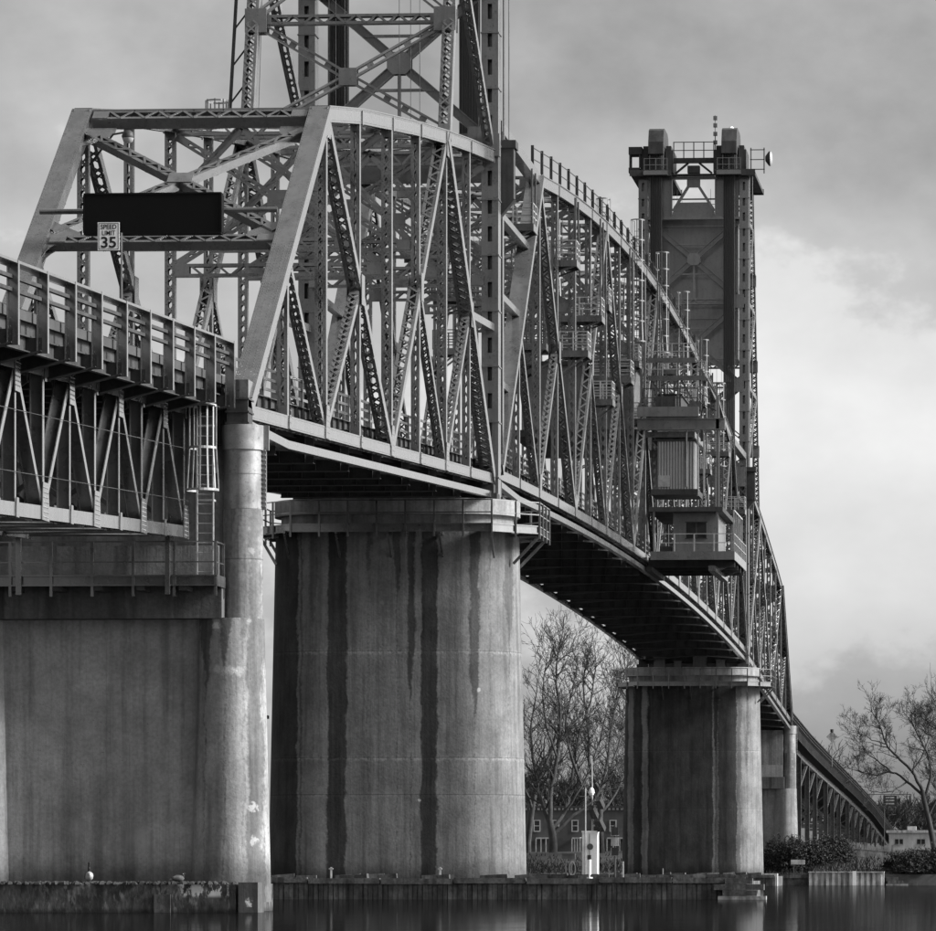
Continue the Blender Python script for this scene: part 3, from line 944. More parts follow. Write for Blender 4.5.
def portal(root, a0, a1, b0, b1, mat='steel'):
    """a0->a1 right leg centre line, b0->b1 left leg; frame in the plane of the inclined legs"""
    P = lambda t, f: (b0 + (b1 - b0) * t).lerp(a0 + (a1 - a0) * t, f)
    up = (a1 - a0).normalized()
    nn = up.cross(X_).normalized()
    e0, e1 = 0.05, 0.95
    mb = MB(); mb.laced(P(0.985, e0), P(0.985, e1), up, 0.55, 0.42, 0.42, bar=0.09); part('portal_strut', mb, mat, root)
    mb = MB(); mb.laced(P(0.545, e0), P(0.545, e1), up, 0.46, 0.34, 0.42, bar=0.085); part('portal_strut', mb, mat, root)
    c = P(0.755, 0.5)
    for (t, f) in ((0.93, e0), (0.93, e1), (0.575, e0), (0.575, e1)):
        q = P(t, f)
        mb = MB(); mb.laced(q, c, (c - q).cross(nn), 0.36, 0.3, 0.36, bar=0.08); part('portal_brace', mb, mat, root)
    for k in (-1, 1):
        mb = MB(); mb.beam(c - X_ * 0.42, c + X_ * 0.42, up, 0.62, 0.025, 0, k * 0.19)
        part('gusset_plate', mb, mat, root)
    for f, sx in ((0.0, 1), (1.0, -1)):        # curved knee gussets
        base = P(0.56, f)
        mb = MB()
        pts = [base + up * 1.0 + X_ * sx * 0.3, base - up * 1.3 + X_ * sx * 0.3]
        for i in range(7):
            a = math.pi / 2 * i / 6
            pts.append(base + X_ * sx * (1.35 - 1.0 * math.cos(a)) - up * (1.25 - 1.05 * math.sin(a)))
        pts += [base + X_ * sx * 1.35 + up * 0.2]
        for off in (-0.12, 0.12):
            mb = MB(); mb.prism([p + nn * off for p in pts], nn * 0.03); part('knee_gusset', mb, mat, root)
        for t in (0.93,):
            b = P(t, f)
            mb = MB(); mb.prism([b + up*0.5 + X_*sx*0.3, b - up*0.75 + X_*sx*0.3, b - up*0.55 + X_*sx*0.75, b + up*0.1 + X_*sx*1.3, b + up*0.5 + X_*sx*1.3], nn * 0.03)
            part('knee_gusset', mb, mat, root)

near_flank = thing('truss_span', (0, -31.4, 15.0), 'steel through-truss span with sloping portal frame, leading up to the lift tower', 'bridge span', 'steel through truss spans')
through_truss(near_flank, FL_Y, FL_ZB, FL_ZT, 2, 8, solid={(0, 2)}, tower_end=8, rivets=True)
lz, lt = FL_ZB[0], FL_ZT[2]
portal(near_flank, V((HX, FL_Y[0], lz)), V((HX, FL_Y[2], lt)), V((-HX, FL_Y[0], lz)), V((-HX, FL_Y[2], lt)))
for s in (-1, 1):     # strut from the last mid-node to the tower
    mb = MB(); mb.beam((s*HX, FL_Y[7], (FL_ZB[7] + FL_ZT[7]) / 2 - 0.2), (s*HX, -0.5, (FL_ZB[8] + FL_ZT[8]) / 2 - 0.4), X_, 0.42, 0.32)
    part('mid_strut', mb, 'steel', near_flank)
    mb = MB(); mb.box(s*HX - 0.3, s*HX + 0.3, FL_Y[0] - 0.35, FL_Y[0] + 0.5, FL_ZB[0] + 0.1, FL_ZB[0] + 0.95)
    part('shoe', mb, 'steel', near_flank)

cage = MB()
for zz in (31.3, 31.75, 32.2):
    pts_ = [V((-HX + 0.45*math.cos(2*math.pi*i/12), -22.0 + 0.45*math.sin(2*math.pi*i/12), zz)) for i in range(13)]
    for a_, b_ in zip(pts_[:-1], pts_[1:]): cage.beam(a_, b_, Z_, 0.06, 0.03)
for i in range(8): cage.beam((-HX + 0.45*math.cos(i*0.785), -22.0 + 0.45*math.sin(i*0.785), 30.8), (-HX + 0.45*math.cos(i*0.785), -22.0 + 0.45*math.sin(i*0.785), 32.25), X_, 0.05, 0.05)
part('safety_cage', cage, 'steel_mid', near_flank)

far_flank = thing('truss_span', (0, 196.5, 15.0), 'distant steel through-truss span running down behind the far lift tower', 'bridge span', 'steel through truss spans')
FFY = [2 * MID - y for y in FL_Y]
_n0 = set(far_flank.children)
through_truss(far_flank, FFY[::-1], FL_ZB[::-1], FL_ZT[::-1], 0, 6, solid={(8, 6)}, tower_end=0, rivets=False, pitch=0.6)
portal(far_flank, V((HX, FFY[0], lz)), V((HX, FFY[2], lt)), V((-HX, FFY[0], lz)), V((-HX, FFY[2], lt)))

lift = thing('lift_span', (0, MID, 19.0), 'long vertical-lift truss span with curved top chord between the two towers', 'bridge span', 'steel through truss spans')
through_truss(lift, LF_Y, LF_ZB, LF_ZT, 2, 18, solid={(0, 2), (20, 18)}, pitch=0.5)

# lift span: end lifting frames, stub chords, stanchions on the top chord
for e, (i0, i2, yt, sg) in enumerate(((0, 2, NEAR_T, 1), (20, 18, FAR_T, -1))):
    for s in (-1, 1):
        a = V((s*HX, LF_Y[i2], LF_ZT[i2])); b = V((s*HX, LF_Y[i0] + sg*0.6, LF_ZT[i2] + 0.05))
        mb = MB(); mb.beam(a, b, X_, 0.55, 0.5); part('hip_stub', mb, 'steel_mid', lift)
        mb = MB(); mb.laced((s*HX, LF_Y[i0] + sg*0.8, LF_ZB[i0] + 0.5), (s*HX, LF_Y[i0] + sg*0.8, LF_ZT[i2] - 0.2), X_, 0.6, 0.5, 0.6, double=True)
        part('end_vertical', mb, 'steel_mid', lift)
        for zz in (23.5, 27.5, 31.2):
            t = (zz - LF_ZB[i0]) / (LF_ZT[i2] - LF_ZB[i0])
            mb = MB(); mb.beam((s*HX, LF_Y[i0] + sg*0.8, zz), (s*HX, lerp(LF_Y[i0], LF_Y[i2], t), zz), X_, 0.35, 0.3)
            part('end_strut', mb, 'steel_mid', lift)
    mb = MB(); mb.box(-HX - 0.2, HX + 0.2, LF_Y[i0] + sg*0.8 - 0.35, LF_Y[i0] + sg*0.8 + 0.35, 32.6, 34.2)
    part('lifting_girder', mb, 'steel_tower', lift)
    # guide box between tower leg and span end
    mb = MB(); mb.box(HX + 0.05, HX + 0.95, yt + sg*0.55, yt + sg*1.2, 31.6, 33.9); mb.box(HX - 0.1, HX + 1.05, yt + sg*0.5, yt + sg*1.5, 33.9, 34.25)
    mb.prism([(HX + 0.0, yt + sg*0.55, 31.6), (HX + 1.0, yt + sg*0.55, 31.6), (HX + 0.0, yt + sg*0.55, 30.4)], (0, sg*0.6, 0))
    part('span_guide', mb, 'steel_dark', lift)
for s in (-1, 1):
    pme = shared('stanchion', MB().box(-0.07, 0.07, -0.07, 0.07, 0, 1.45), 'steel_dark')
    pm2 = shared('stanchion', MB().box(-0.05, 0.05, -0.05, 0.05, 0, 0.95), 'steel_dark')
    pts = []
    for i in range(2, 18):
        for k in range(2):
            y = lerp(LF_Y[i], LF_Y[i+1], k/2); z = lerp(LF_ZT[i], LF_ZT[i+1], k/2) + 0.28
            place('stanchion', pme, lift, (s*(HX - 0.18), y, z)); pts.append(V((s*(HX - 0.18), y, z)))
            place('stanchion', pm2, lift, (s*(HX + 0.2), y + 0.8, z + 0.03))
    for h in (1.35, 0.8):
        mb = MB()
        for a, b in zip(pts[:-1], pts[1:]): mb.beam(a + Z_*h, b + Z_*h, Z_, 0.035, 0.035)
        part('hand_line', mb, 'steel_dark', lift)

def platform(root, x, y, z, lx, ly, h=1.15, side=1, mat='galvanised'):
    """small inspection balcony with railed sides hung on the truss"""
    mb = MB()
    mb.box(x, x + lx, y, y + ly, z, z + 0.08)
    mb.box(x, x + lx, y - 0.06, y, z - 0.18, z + 0.16); mb.box(x, x + lx, y + ly, y + ly + 0.06, z - 0.18, z + 0.16)
    mb.box(x + lx, x + lx + 0.05, y - 0.06, y + ly + 0.06, z - 0.18, z + 0.16)
    pl = part('inspection_platform', mb, 'steel_mid', root)
    mb = MB()
    for px, py in ((x, y), (x + lx/2, y), (x + lx, y), (x + lx, y + ly/2), (x + lx, y + ly), (x + lx/2, y + ly), (x, y + ly)):
        mb.box(px - 0.035, px + 0.035, py - 0.035, py + 0.035, z + 0.1, z + h)
    for hh in (0.5, 0.8, h):
        mb.box(x, x + lx, y - 0.02, y + 0.02, z + hh - 0.025, z + hh + 0.025); mb.box(x, x + lx, y + ly - 0.02, y + ly + 0.02, z + hh - 0.025, z + hh + 0.025)
        mb.box(x + lx - 0.02, x + lx + 0.02, y, y + ly, z + hh - 0.026, z + hh + 0.026)
    part('guard_rail', mb, mat, pl)
    for py in (y + 0.1, y + ly - 0.1):
        mb = MB(); mb.beam((x + lx - 0.1, py, z - 0.15), (x + 0.1, py, z - 1.0), Y_, 0.09, 0.09); part('bracket', mb, 'steel_mid', pl)
    return pl

# (panel, x offset from truss plane, height above bottom chord, length across, length along)
for (pn, dx, hz, lx, ly) in ((1.3, -1.4, 12.4, 1.9, 1.6), (3.1, -1.6, 12.3, 2.6, 1.6), (4.9, -1.6, 11.0, 2.4, 1.6), (6.0, -0.9, 12.6, 1.2, 1.5),
                             (7.1, -1.9, 9.4, 2.6, 1.8), (8.1, -0.9, 11.2, 1.3, 1.5), (9.2, -1.6, 8.6, 2.4, 1.8), (10.2, -0.2, 12.6, 1.5, 1.4), (12.3, 0.1, 12.4, 1.6, 1.4), (15.2, 0.1, 11.5, 1.5, 1.4), (17.3, 0.1, 9.0, 1.5, 1.4),
                             (5.5, -0.4, 6.9, 1.3, 1.4), (3.9, -0.6, 8.3, 1.5, 1.5), (14.0, -0.3, 9.2, 1.3, 1.4)):
    i = int(pn); f = pn - i
    platform(lift, HX + dx, lerp(LF_Y[i], LF_Y[i+1], f), lerp(LF_ZB[i], LF_ZB[i+1], f) + hz, lx, ly)
    if dx < -1: # hangers up to the chord
        y0 = lerp(LF_Y[i], LF_Y[i+1], f); z0 = lerp(LF_ZB[i], LF_ZB[i+1], f) + hz
        zt = lerp(LF_ZT[max(2, i)], LF_ZT[max(2, i+1)], f)
        for xx in (HX + dx + 0.05, HX + dx + lx - 0.05):
            for yy in (y0 + 0.08, y0 + ly - 0.08):
                mb = MB(); mb.beam((xx, yy, z0 + 0.1), (xx, yy, zt - 0.3), X_, 0.09, 0.09); part('hanger', mb, 'steel_mid', lift)
rp = random.Random(12)
for k in range(22):          # inner inspection balconies and crosswalks between the trusses
    pn = 1.6 + k * 0.74; i = int(pn); f = pn - i
    zc = lerp(LF_ZB[i], LF_ZB[i+1], f) + rp.uniform(7.8, 13.5)
    x0 = rp.choice((-HX + 0.3, -HX + 0.3, -1.5, 1.2)); lx = rp.uniform(1.2, 2.6)
    yy = lerp(LF_Y[i], LF_Y[i+1], f)
    platform(lift, x0, yy, zc, lx, rp.uniform(1.0, 1.6), mat='steel_mid')
    zt = lerp(LF_ZT[max(2, i)], LF_ZT[max(2, i+1)], f)
    if zt - 0.4 > zc + 1.2:
        for xx in (x0 + 0.1, x0 + lx - 0.1):
            mb = MB(); mb.beam((xx, yy + 0.1, zc), (xx, yy + 0.1, zt - 0.3), X_, 0.09, 0.09); part('hanger', mb, 'steel_mid', lift)
for (i, s, top, dn, off) in ((7, 1, 2.6, 3.5, -0.9), (8, 1, 2.3, 7.0, 0.35), (8, -1, 2.5, 4.0, 0.5), (10, 1, 2.4, 6.0, 0.42), (12, 1, 2.2, 6.0, 0.42), (13, -1, 2.4, 3.0, 0.4), (14, 1, 1.5, 5.0, 0.45), (16, 1, 1.2, 7.0, 0.45), (6, -1, 2.4, 3.0, 0.4), (9, 1, 1.2, 5.0, -0.9), (11, 1, 1.4, 6.5, -0.8), (4, 1, -0.6, 7.0, -1.0)):
    caged_ladder(lift, s*HX + off, LF_Y[i] + 1.2, LF_ZT[i] - dn, LF_ZT[i] + top, -1, 0.45, LF_ZT[i] - dn + 2.0, r=0.42, th=0.034, straps=5, mat='steel_mid')

# ------------------------------------------------------------------ lift towers
def tower_leg(root, x, y, z0, z1, name='front_leg', w=0.72, d=0.9, mat='steel_tower'):
    mb = MB()
    for q in (-1, 1): mb.box(x + q*w/2 - 0.02, x + q*w/2 + 0.02, y - d/2, y + d/2, z0, z1)
    sl = 0.2                      # slot width
    for q in (-1, 1):
        yy0, yy1 = (y - d/2 - 0.02, y - d/2 + 0.01) if q < 0 else (y + d/2 - 0.01, y + d/2 + 0.02)
        mb.box(x - w/2 - 0.02, x - sl/2, yy0, yy1, z0, z1); mb.box(x + sl/2, x + w/2 + 0.02, yy0, yy1, z0, z1)
        n = int((z1 - z0) / 1.25)
        for i in range(n + 1):
            za = z0 + (z1 - z0) * i / n
            mb.box(x - sl/2, x + sl/2, yy0, yy1, max(z0, za - 0.28), min(z1, za + 0.28))
    mb.box(x - w/2 + .02, x + w/2 - .02, y - 0.02, y + 0.02, z0, z1)
    leg = part(name, mb, mat, root)
    mb = MB()
    z = z0 + 0.9
    while z < z1:
        mb.box(x - w/2 - 0.06, x + w/2 + 0.06, y - d/2 - 0.06, y + d/2 + 0.06, z, z + 0.05); z += 2.5
    part('diaphragm', mb, mat, leg)
    return leg

LV = [34.2, 41.1, 48.0, 54.9]
def lift_tower(yc, sg, label, antennas):
    root = thing('lift_tower', (0, yc, 17.85), label, 'bridge tower', 'towers of the lift bridge')
    m = 'steel_tower'
    RY = lambda z: yc + sg * (15.4 - (z - 31.6) * 0.29)
    for s in (-1, 1):
        x = s * HX
        tower_leg(root, x, yc, 18.0, 58.0)
        a, b = V((x, RY(31.7), 31.7)), V((x, RY(58), 58.0))
        mb = MB(); mb.laced(a, b, X_, 0.52, 0.6, 0.42, double=True, bar=0.07); part('rear_leg', mb, m, root)
        # side bracing
        prev = V((x, yc + sg*0.4, 33.6))
        zz = [41.3, 48.2, 54.9]
        for z in zz:
            q = V((x, RY(z), z))
            mb = MB(); mb.laced(prev, q, X_, 0.44, 0.36, 0.42, double=False, bar=0.075); part('side_brace', mb, m, root)
            f = V((x, yc + sg*0.45, z))
            mb = MB(); mb.laced(f, q, X_, 0.4, 0.32, 0.5, bar=0.07); part('side_strut', mb, m, root)
            prev = f
        for z in (37.0, 44.0, 51.0):
            for k in (-1, 1):
                mb = MB(); mb.box(x - 0.62 if s > 0 else x - 0.3, x + 0.3 if s > 0 else x + 0.62, RY(z) + k*0.34 - 0.02, RY(z) + k*0.34 + 0.02, z - 0.55, z + 0.45)
                part('gusset_plate', mb, m, root)
        for z in LV[:3]:
            mb = MB(); mb.box(min(x, x - s*1.0), max(x, x - s*1.0), yc - 0.53, yc - 0.49, z - 0.6, z + 0.5)
            part('gusset_plate', mb, m, root)
        mb = MB(); mb.box(x - 0.5, x + 0.5, yc + sg*0.5, yc + sg*1.0, 33.3, 34.3); part('gusset_plate', mb, m, root)
    # front plane bracing: X frames with plate at the crossing
    for z0, z1 in zip(LV[:-1], LV[1:]):
        c = V((0, yc, (z0 + z1) / 2))
        for s in (-1, 1):
            for zz, du in ((z0, 1), (z1, -1)):
                p = V((s * (HX - 0.35), yc, zz + du*0.15))
                mb = MB(); mb.hsec(p, c + (p - c).normalized()*0.35, (p - c).cross(Y_), 0.42, 0.34, 0.04); part('front_brace', mb, m, root)
        for k in (-0.22, 0.22):
            mb = MB(); mb.prism([(-0.55, yc + k, c.z - 0.25), (-0.3, yc + k, c.z - 0.5), (0.3, yc + k, c.z - 0.5), (0.55, yc + k, c.z - 0.25), (0.55, yc + k, c.z + 0.25), (0.3, yc + k, c.z + 0.5), (-0.3, yc + k, c.z + 0.5), (-0.55, yc + k, c.z + 0.25)], (0, 0.03, 0))
            part('gusset_plate', mb, m, root)
        mb = MB(); mb.beam((0, yc, c.z - 0.4), (0, yc, z0 - 0.2), X_, 0.16, 0.2); part('sub_vertical', mb, m, root)
        for dz in (1.25, -1.2):
            mb = MB(); mb.beam((-1.6, yc, c.z + dz), (1.6, yc, c.z + dz), Z_, 0.12, 0.16); part('sub_strut', mb, m, root)
        mb = MB(); mb.laced((-HX + .4, yc, z0), (HX - .4, yc, z0), Z_, 0.5, 0.4, 0.5); part('front_strut', mb, m, root)
    # rear plane
    for z0, z1 in ((31.9, 37.0), (37.0, 44.0), (44.0, 51.0), (51.0, 57.6)):
        mb = MB()
        if z1 > 57: mb.beam((-HX + .25, RY(z1), z1), (HX - .25, RY(z1), z1), Z_, 0.12, 0.12)
        else: mb.laced((-HX + .25, RY(z1), z1), (HX - .25, RY(z1), z1), Z_, 0.42, 0.36, 0.42, bar=0.08)
        part('rear_strut', mb, m, root)
        zc = (z0 + z1) / 2
        c = V((0, RY(zc), zc))
        for s in (-1, 1):
            for zz in (z0 + 0.3, z1 - 0.2):
                p = V((s * (HX - 0.25), RY(zz), zz))
                mb = MB()
                sd = (p - c).cross(Y_).normalized()
                for k in (-1, 1):
                    mb.beam(p, c, sd, 0.09, 0.25, k * 0.13)
                Ln = (p - c).length
                for j in range(1, int(Ln / 0.9)):
                    q = c.lerp(p, j * 0.9 / Ln); q2 = c.lerp(p, (j * 0.9 + 0.3) / Ln)
                    mb.beam(q, q2, sd, 0.2, 0.05)
                part('rear_brace', mb, m, root)
        for k in (-0.2, 0.2):
            mb = MB(); mb.box(-0.38, 0.38, c.y + k - 0.015, c.y + k + 0.015, zc - 0.36, zc + 0.36); part('gusset_plate', mb, m, root)
    # upper girder: plates beside a central opening, trapezoid apron, inverted V
    yf = yc - 0.3
    for s in (-1, 1):
        mb = MB(); mb.box(min(s*1.75, s*3.72), max(s*1.75, s*3.72), yf - 0.03, yf + 0.03, 54.9, 58.2)
        for xx in (1.75, 2.6): mb.box(min(s*xx, s*(xx+.08)), max(s*xx, s*(xx+.08)), yf - 0.16, yf + 0.16, 54.9, 58.2)
        part('web_plate', mb, m, root)
        mb = MB(); mb.beam((s*0.25, yf, 57.7), (s*1.7, yf, 55.4), Y_, 0.22, 0.22); part('v_brace', mb, m, root)
    mb = MB(); mb.prism([(-1.75, yf - 0.05, 54.9), (1.75, yf - 0.05, 54.9), (1.72, yf - 0.05, 55.3), (1.3, yf - 0.05, 56.1), (-1.3, yf - 0.05, 56.1), (-1.72, yf - 0.05, 55.3)], (0, 0.1, 0))
    part('apron', mb, m, root)
    mb = MB(); mb.box(-3.75, 3.75, yf - 0.22, yf + 0.2, 54.68, 54.9); part('girder_flange', mb, m, root)
    mb = MB(); mb.box(-0.55, 0.55, yf - 0.09, yf - 0.05, 57.3, 58.0); part('gusset_plate', mb, m, root)
    mb = MB(); mb.box(-2.0, 2.0, yf - 0.2, yf + 0.2, 58.0, 58.2); part('girder_flange', mb, m, root)
    # machinery deck
    y0, y1 = sorted((yc - sg*1.6, yc + sg*9.2))
    for s in (-1, 1):
        xa, xb = sorted((s*1.8, s*5.1))
        mb = MB(); mb.box(xa, xb, y0, y1, 58.2, 58.5); mb.box(xa - .05, xb + .05, y0 - 0.08, y0, 58.1, 58.6); mb.box(xa - .05, xb + .05, y1, y1 + 0.08, 58.1, 58.6)
        part('machinery_deck', mb, 'steel_dark', root)
    mb = MB(); mb.box(-1.75, 1.75, y0 + 0.3, y0 + 1.2, 58.22, 58.3); part('front_catwalk', mb, 'steel_dark', root)
    for s in (-1, 1):
        xh = s * 3.0
        pts = []
        yh0, yh1 = sorted((yc - sg*1.75, yc + sg*3.6))
        ym = (yh0 + yh1) / 2; rr = (yh1 - yh0) / 2
        prof = [(yh0, 59.9), (yh0 + 0.05, 60.9), (yh0 + 0.55, 61.9), (yh0 + 1.3, 62.15), (yh1 - 1.3, 62.15), (yh1 - 0.55, 61.9), (yh1 - 0.05, 60.9), (yh1, 59.9)]
        mb = MB(); mb.prism([(xh - 0.62, y, z) for y, z in prof], (1.24, 0, 0)); part('sheave_hood', mb, 'steel_dark', root)
        mb = MB()
        for q in (-1, 1): mb.box(xh + q*0.55 - 0.05, xh + q*0.55 + 0.05, yh0 + 0.5, yh1 - 0.4, 58.5, 59.95)
        part('sheave_bearing_frame', mb, m, root)
        n = 28
        mb = MB()
        mb.loft([[V((xx, ym + 2.05*math.cos(2*math.pi*i/n), 60.0 + 1.75*math.sin(2*math.pi*i/n))) for i in range(n)] for xx in (xh - 0.42, xh + 0.42)])
        part('sheave', mb, 'rope', root)
        for q in (-1, 1):
            mb = MB(); mb.box(xh + q*0.72 - 0.0 if q > 0 else xh - 1.35, xh + 1.35 if q > 0 else xh - 0.72, yh0 + 1.0, yh1 - 1.0, 58.5, 60.35)
            mb.box((xh + 0.72) if q > 0 else xh - 1.15, (xh + 1.15) if q > 0 else xh - 0.72, yh0 + 1.4, yh1 - 1.4, 60.35, 60.75)
            part('drive_housing', mb, 'steel_dark', root)
        # rope bundles down to the lift span and down to the counterweight
        yr = yc - sg * 1.35
        mb = MB()
        for k in range(8):
            xx = xh - 0.42 + 0.12 * k
            for dy in (-0.09, 0.09): mb.tube((xx + dy*0.2, yr + dy, 33.8), (xx + dy*0.2, yr + dy, 60.0), 0.036, n=5, cap=False)
        part('hoist_ropes', mb, 'rope', root)
        mb = MB()
        for k in range(8):
            xx = xh - 0.42 + 0.12 * k
            mb.tube((xx, yc + sg*2.9, 55.2), (xx, yc + sg*2.9, 60.0), 0.036, n=5, cap=False)
        part('counterweight_ropes', mb, 'rope', root)
        railing(root, [(xh - 0.95, y0 - 0.05, 58.5), (xh + 0.95, y0 - 0.05, 58.5)], 1.05, 0.95, 'steel_mid', 0.06, 0.05, (1.0, 0.5))
        mb = MB(); mb.box(xh - 1.0, xh + 1.0, y0 - 0.35, y0 - 0.09, 58.15, 58.5); part('step_plate', mb, 'steel_mid', root)
    # central gantry between hoods
    mb = MB(); mb.box(-1.7, 1.7, yc - sg*0.2 - 0.2, yc - sg*0.2 + 0.2, 59.35, 59.75); part('gantry_beam', mb, 'steel_dark', root)
    for s in (-1, 1):
        mb = MB(); mb.beam((s*0.45, yc - sg*0.2, 59.35), (s*1.5, yc - sg*0.2, 58.5), Y_, 0.2, 0.16); part('gantry_strut', mb, 'steel_dark', root)
    mb = MB(); mb.box(-0.5, 0.5, yc - 0.5, yc + 0.2, 58.5, 59.1); part('gear_box', mb, 'steel_dark', root)
    railing(root, [(-1.65, yc - sg*0.2, 59.75), (1.65, yc - sg*0.2, 59.75)], 1.35, 0.8, 'steel_dark', 0.08, 0.06, (1.0, 0.5))
    railing(root, [(-1.7, yc + sg*4.0, 55.3), (1.7, yc + sg*4.0, 55.3)], 1.3, 1.1, 'steel_dark', 0.07, 0.04, (1.0, 0.66, 0.33))
    # counterweight
    ca, cb = sorted((yc + sg*1.4, yc + sg*5.6))
    mb = MB(); mb.box(-3.55, 3.55, ca, cb, 43.4, 55.3)
    cw = part('counterweight', mb, 'steel_tower', root)
    mb = MB()
    for z in (43.4, 46.7, 54.3):
        for yy in (ca - 0.12, cb): mb.box(-3.55, 3.55, yy, yy + 0.12, z, z + 0.3)
    for xx in (-3.55, 3.35):
        for yy in (ca - 0.13, cb): mb.box(xx, xx + 0.2, yy, yy + 0.13, 43.7, 54.3)
    part('rib', mb, 'steel_tower', cw)
    # guide ropes and conduits
    mb = MB()
    mb.tube((HX + 0.48, yc - sg*0.75, 34.3), (HX + 0.48, yc - sg*0.75, 58.2), 0.05, n=6); mb.tube((HX + 0.72, yc - sg*0.75, 34.3), (HX + 0.72, yc - sg*0.75, 58.2), 0.03, n=6)
    part('guide_rail', mb, 'steel_tower', root)
    mb = MB()
    for xx in (-2.2, -1.9, -1.5, 0.9, 1.4, 1.8):
        mb.tube((xx, yc + sg*6.2, 33), (xx, yc + sg*6.2, 58.2), 0.014, n=4)
    for xx in (-4.9, -4.65, -4.4): mb.tube((xx, yc + sg*11.5, 32), (xx + 0.2, yc + sg*8, 58.2), 0.014, n=4)
    part('operating_ropes', mb, 'rope', root)
    # access ladder beside the left rear leg
    mb = MB()
    a, b = V((-HX - 0.78, RY(31.7), 31.7)), V((-HX - 0.78, RY(58), 58))
    mb.beam(a, b, X_, 0.12, 0.14)
    for i in range(16):
        p = a.lerp(b, i/16); q2 = a.lerp(b, (i + 0.45)/16); mb.beam(p, q2 + X_*0.5, Z_, 0.07, 0.07)
    part('outrigger_rail', mb, 'steel_dark', root)
    mb = MB(); mb.box(-HX - 1.3, -HX - 0.4, RY(33) - 0.6, RY(33) + 0.4, 32.0, 32.08)
    part('ladder_landing', mb, 'steel_mid', root)
    if antennas:
        mb = MB(); mb.tube((1.75, yc, 59.7), (1.75, yc, 63.3), 0.045, n=6)
        for z in (60.9, 61.6, 62.3, 62.9): mb.box(1.6, 1.92, yc - 0.12, yc + 0.12, z, z + 0.32)
        part('antenna_mast', mb, 'steel_tower', root)
        mb = MB(); mb.loft([circ(3.0, yc + 1.0, r, z, 10) for r, z in ((0.28, 62.15), (0.26, 62.35), (0.12, 62.5))]); part('beacon', mb, 'white_paint', root)
        mb = MB()
        for z in (58.6, 59.4, 60.2): mb.box(4.7, 5.9, yc - 1.2, yc - 1.1, z, z + 0.07)
        for xx in (4.72, 5.8): mb.box(xx, xx + 0.1, yc - 1.2, yc - 1.1, 58.3, 60.4)
        part('dish_frame', mb, 'steel_mid', root)
        mb = MB()
        mb.loft([[V((5.95 + dx, yc - 1.15 + r*math.cos(2*math.pi*i/20), 59.5 + r*math.sin(2*math.pi*i/20))) for i in range(20)] for dx, r in ((0.0, 0.2), (0.18, 0.45), (0.3, 0.6), (0.42, 0.62))])
        ds = part('dish_antenna', mb, 'steel_dark', root, smooth=True)
        mb = MB()
        mb.loft([[V((5.95 + dx, yc - 1.15 + r*math.cos(2*math.pi*i/20), 59.5 + r*math.sin(2*math.pi*i/20))) for i in range(20)] for dx, r in ((0.42, 0.6), (0.5, 0.52), (0.56, 0.35), (0.58, 0.1))])
        part('radome', mb, 'dish', ds, smooth=True)
        mb = MB(); mb.box(-5.3, -4.4, yc - 1.0, yc + 0.4, 58.5, 58.9); mb.box(-5.3, -4.2, yc - 1.0, yc + 0.6, 60.0, 60.6)
        for xx in (-5.25, -4.45): mb.box(xx, xx + 0.12, yc - 0.95, yc - 0.8, 58.9, 60.0); mb.box(xx, xx + 0.12, yc + 0.2, yc + 0.35, 58.9, 60.0)
        part('cable_cabin', mb, 'steel_dark', root)
    return root
lift_tower(NEAR_T, -1, 'steel lift tower with leaning rear legs and X bracing rising behind the portal frame', False)
lift_tower(FAR_T, 1, 'distant steel lift tower with raised counterweight, twin sheave hoods and dish antenna', True)

# ------------------------------------------------------------------ near approach: deck truss span
appr = thing('deck_truss_span', (0, -95, 11.0), 'approach span with open railing above a shallow deck truss', 'bridge span')
XT = 2.45
def gz(y): return deck_near(y)
TOPD, BOTD = 1.06, 4.85              # chord centre lines below the deck surface
Yt = [-63.2 - 3.2 * i for i in range(15)]
for s in (-1, 1):
    x = s * XT
    T = lambda i: V((x, Yt[i], gz(Yt[i]) - TOPD)); B = lambda i: V((x, Yt[i], gz(Yt[i]) - BOTD))
    for i in range(14):
        for nm, P, hh in (('top_chord', T, 0.34), ('bottom_chord', B, 0.36)):
            mb = MB()
            for q in (-1, 1): mb.beam(P(i), P(i+1), X_, 0.035, hh, q * 0.2, 0)
            mb.beam(P(i), P(i+1), X_, 0.4, 0.03, 0, hh/2 - 0.02)
            part(nm, mb, 'steel', appr)
    for i in range(15):
        mb = MB(); mb.hsec(B(i), T(i), X_, 0.36, 0.16 if i % 2 else 0.2, 0.03); part('vertical', mb, 'steel', appr)
    for i in range(14):
        a, b = (B(i), T(i+1)) if i % 2 == 0 else (T(i), B(i+1))
        mb = MB(); mb.hsec(a, b, X_, 0.38, 0.2, 0.03); part('diagonal', mb, 'steel', appr)
    for i in range(15):
        for top in (0, 1):
            main = (i % 2 == 1) if top else (i % 2 == 0)
            p = T(i) if top else B(i)
            hw = 0.42 if main else 0.16
            for q in (-1, 1):
                mb = MB()
                xx = x + q * 0.234
                if top: gusset(mb, xx, p.y, p.z, hw, hw * 0.7, 0.75 if main else 0.3, 0.2)
                else: gusset(mb, xx, p.y, p.z, hw * 0.75, hw, 0.21, 0.8 if main else 0.3)
                if q * s > 0 and main:
                    for a in range(7):
                        for bq in (-1.5, -0.5, 0.5, 1.5):
                            zz = p.z + (-0.6 + a * 0.12 if top else -0.12 + a * 0.13)
                            mb.rivet((xx + q * 0.016, p.y + bq * hw * 0.36 + (0.03 if a % 2 else -0.03), zz), X_ * q, 0.032)
                part('gusset_plate', mb, 'steel', appr)
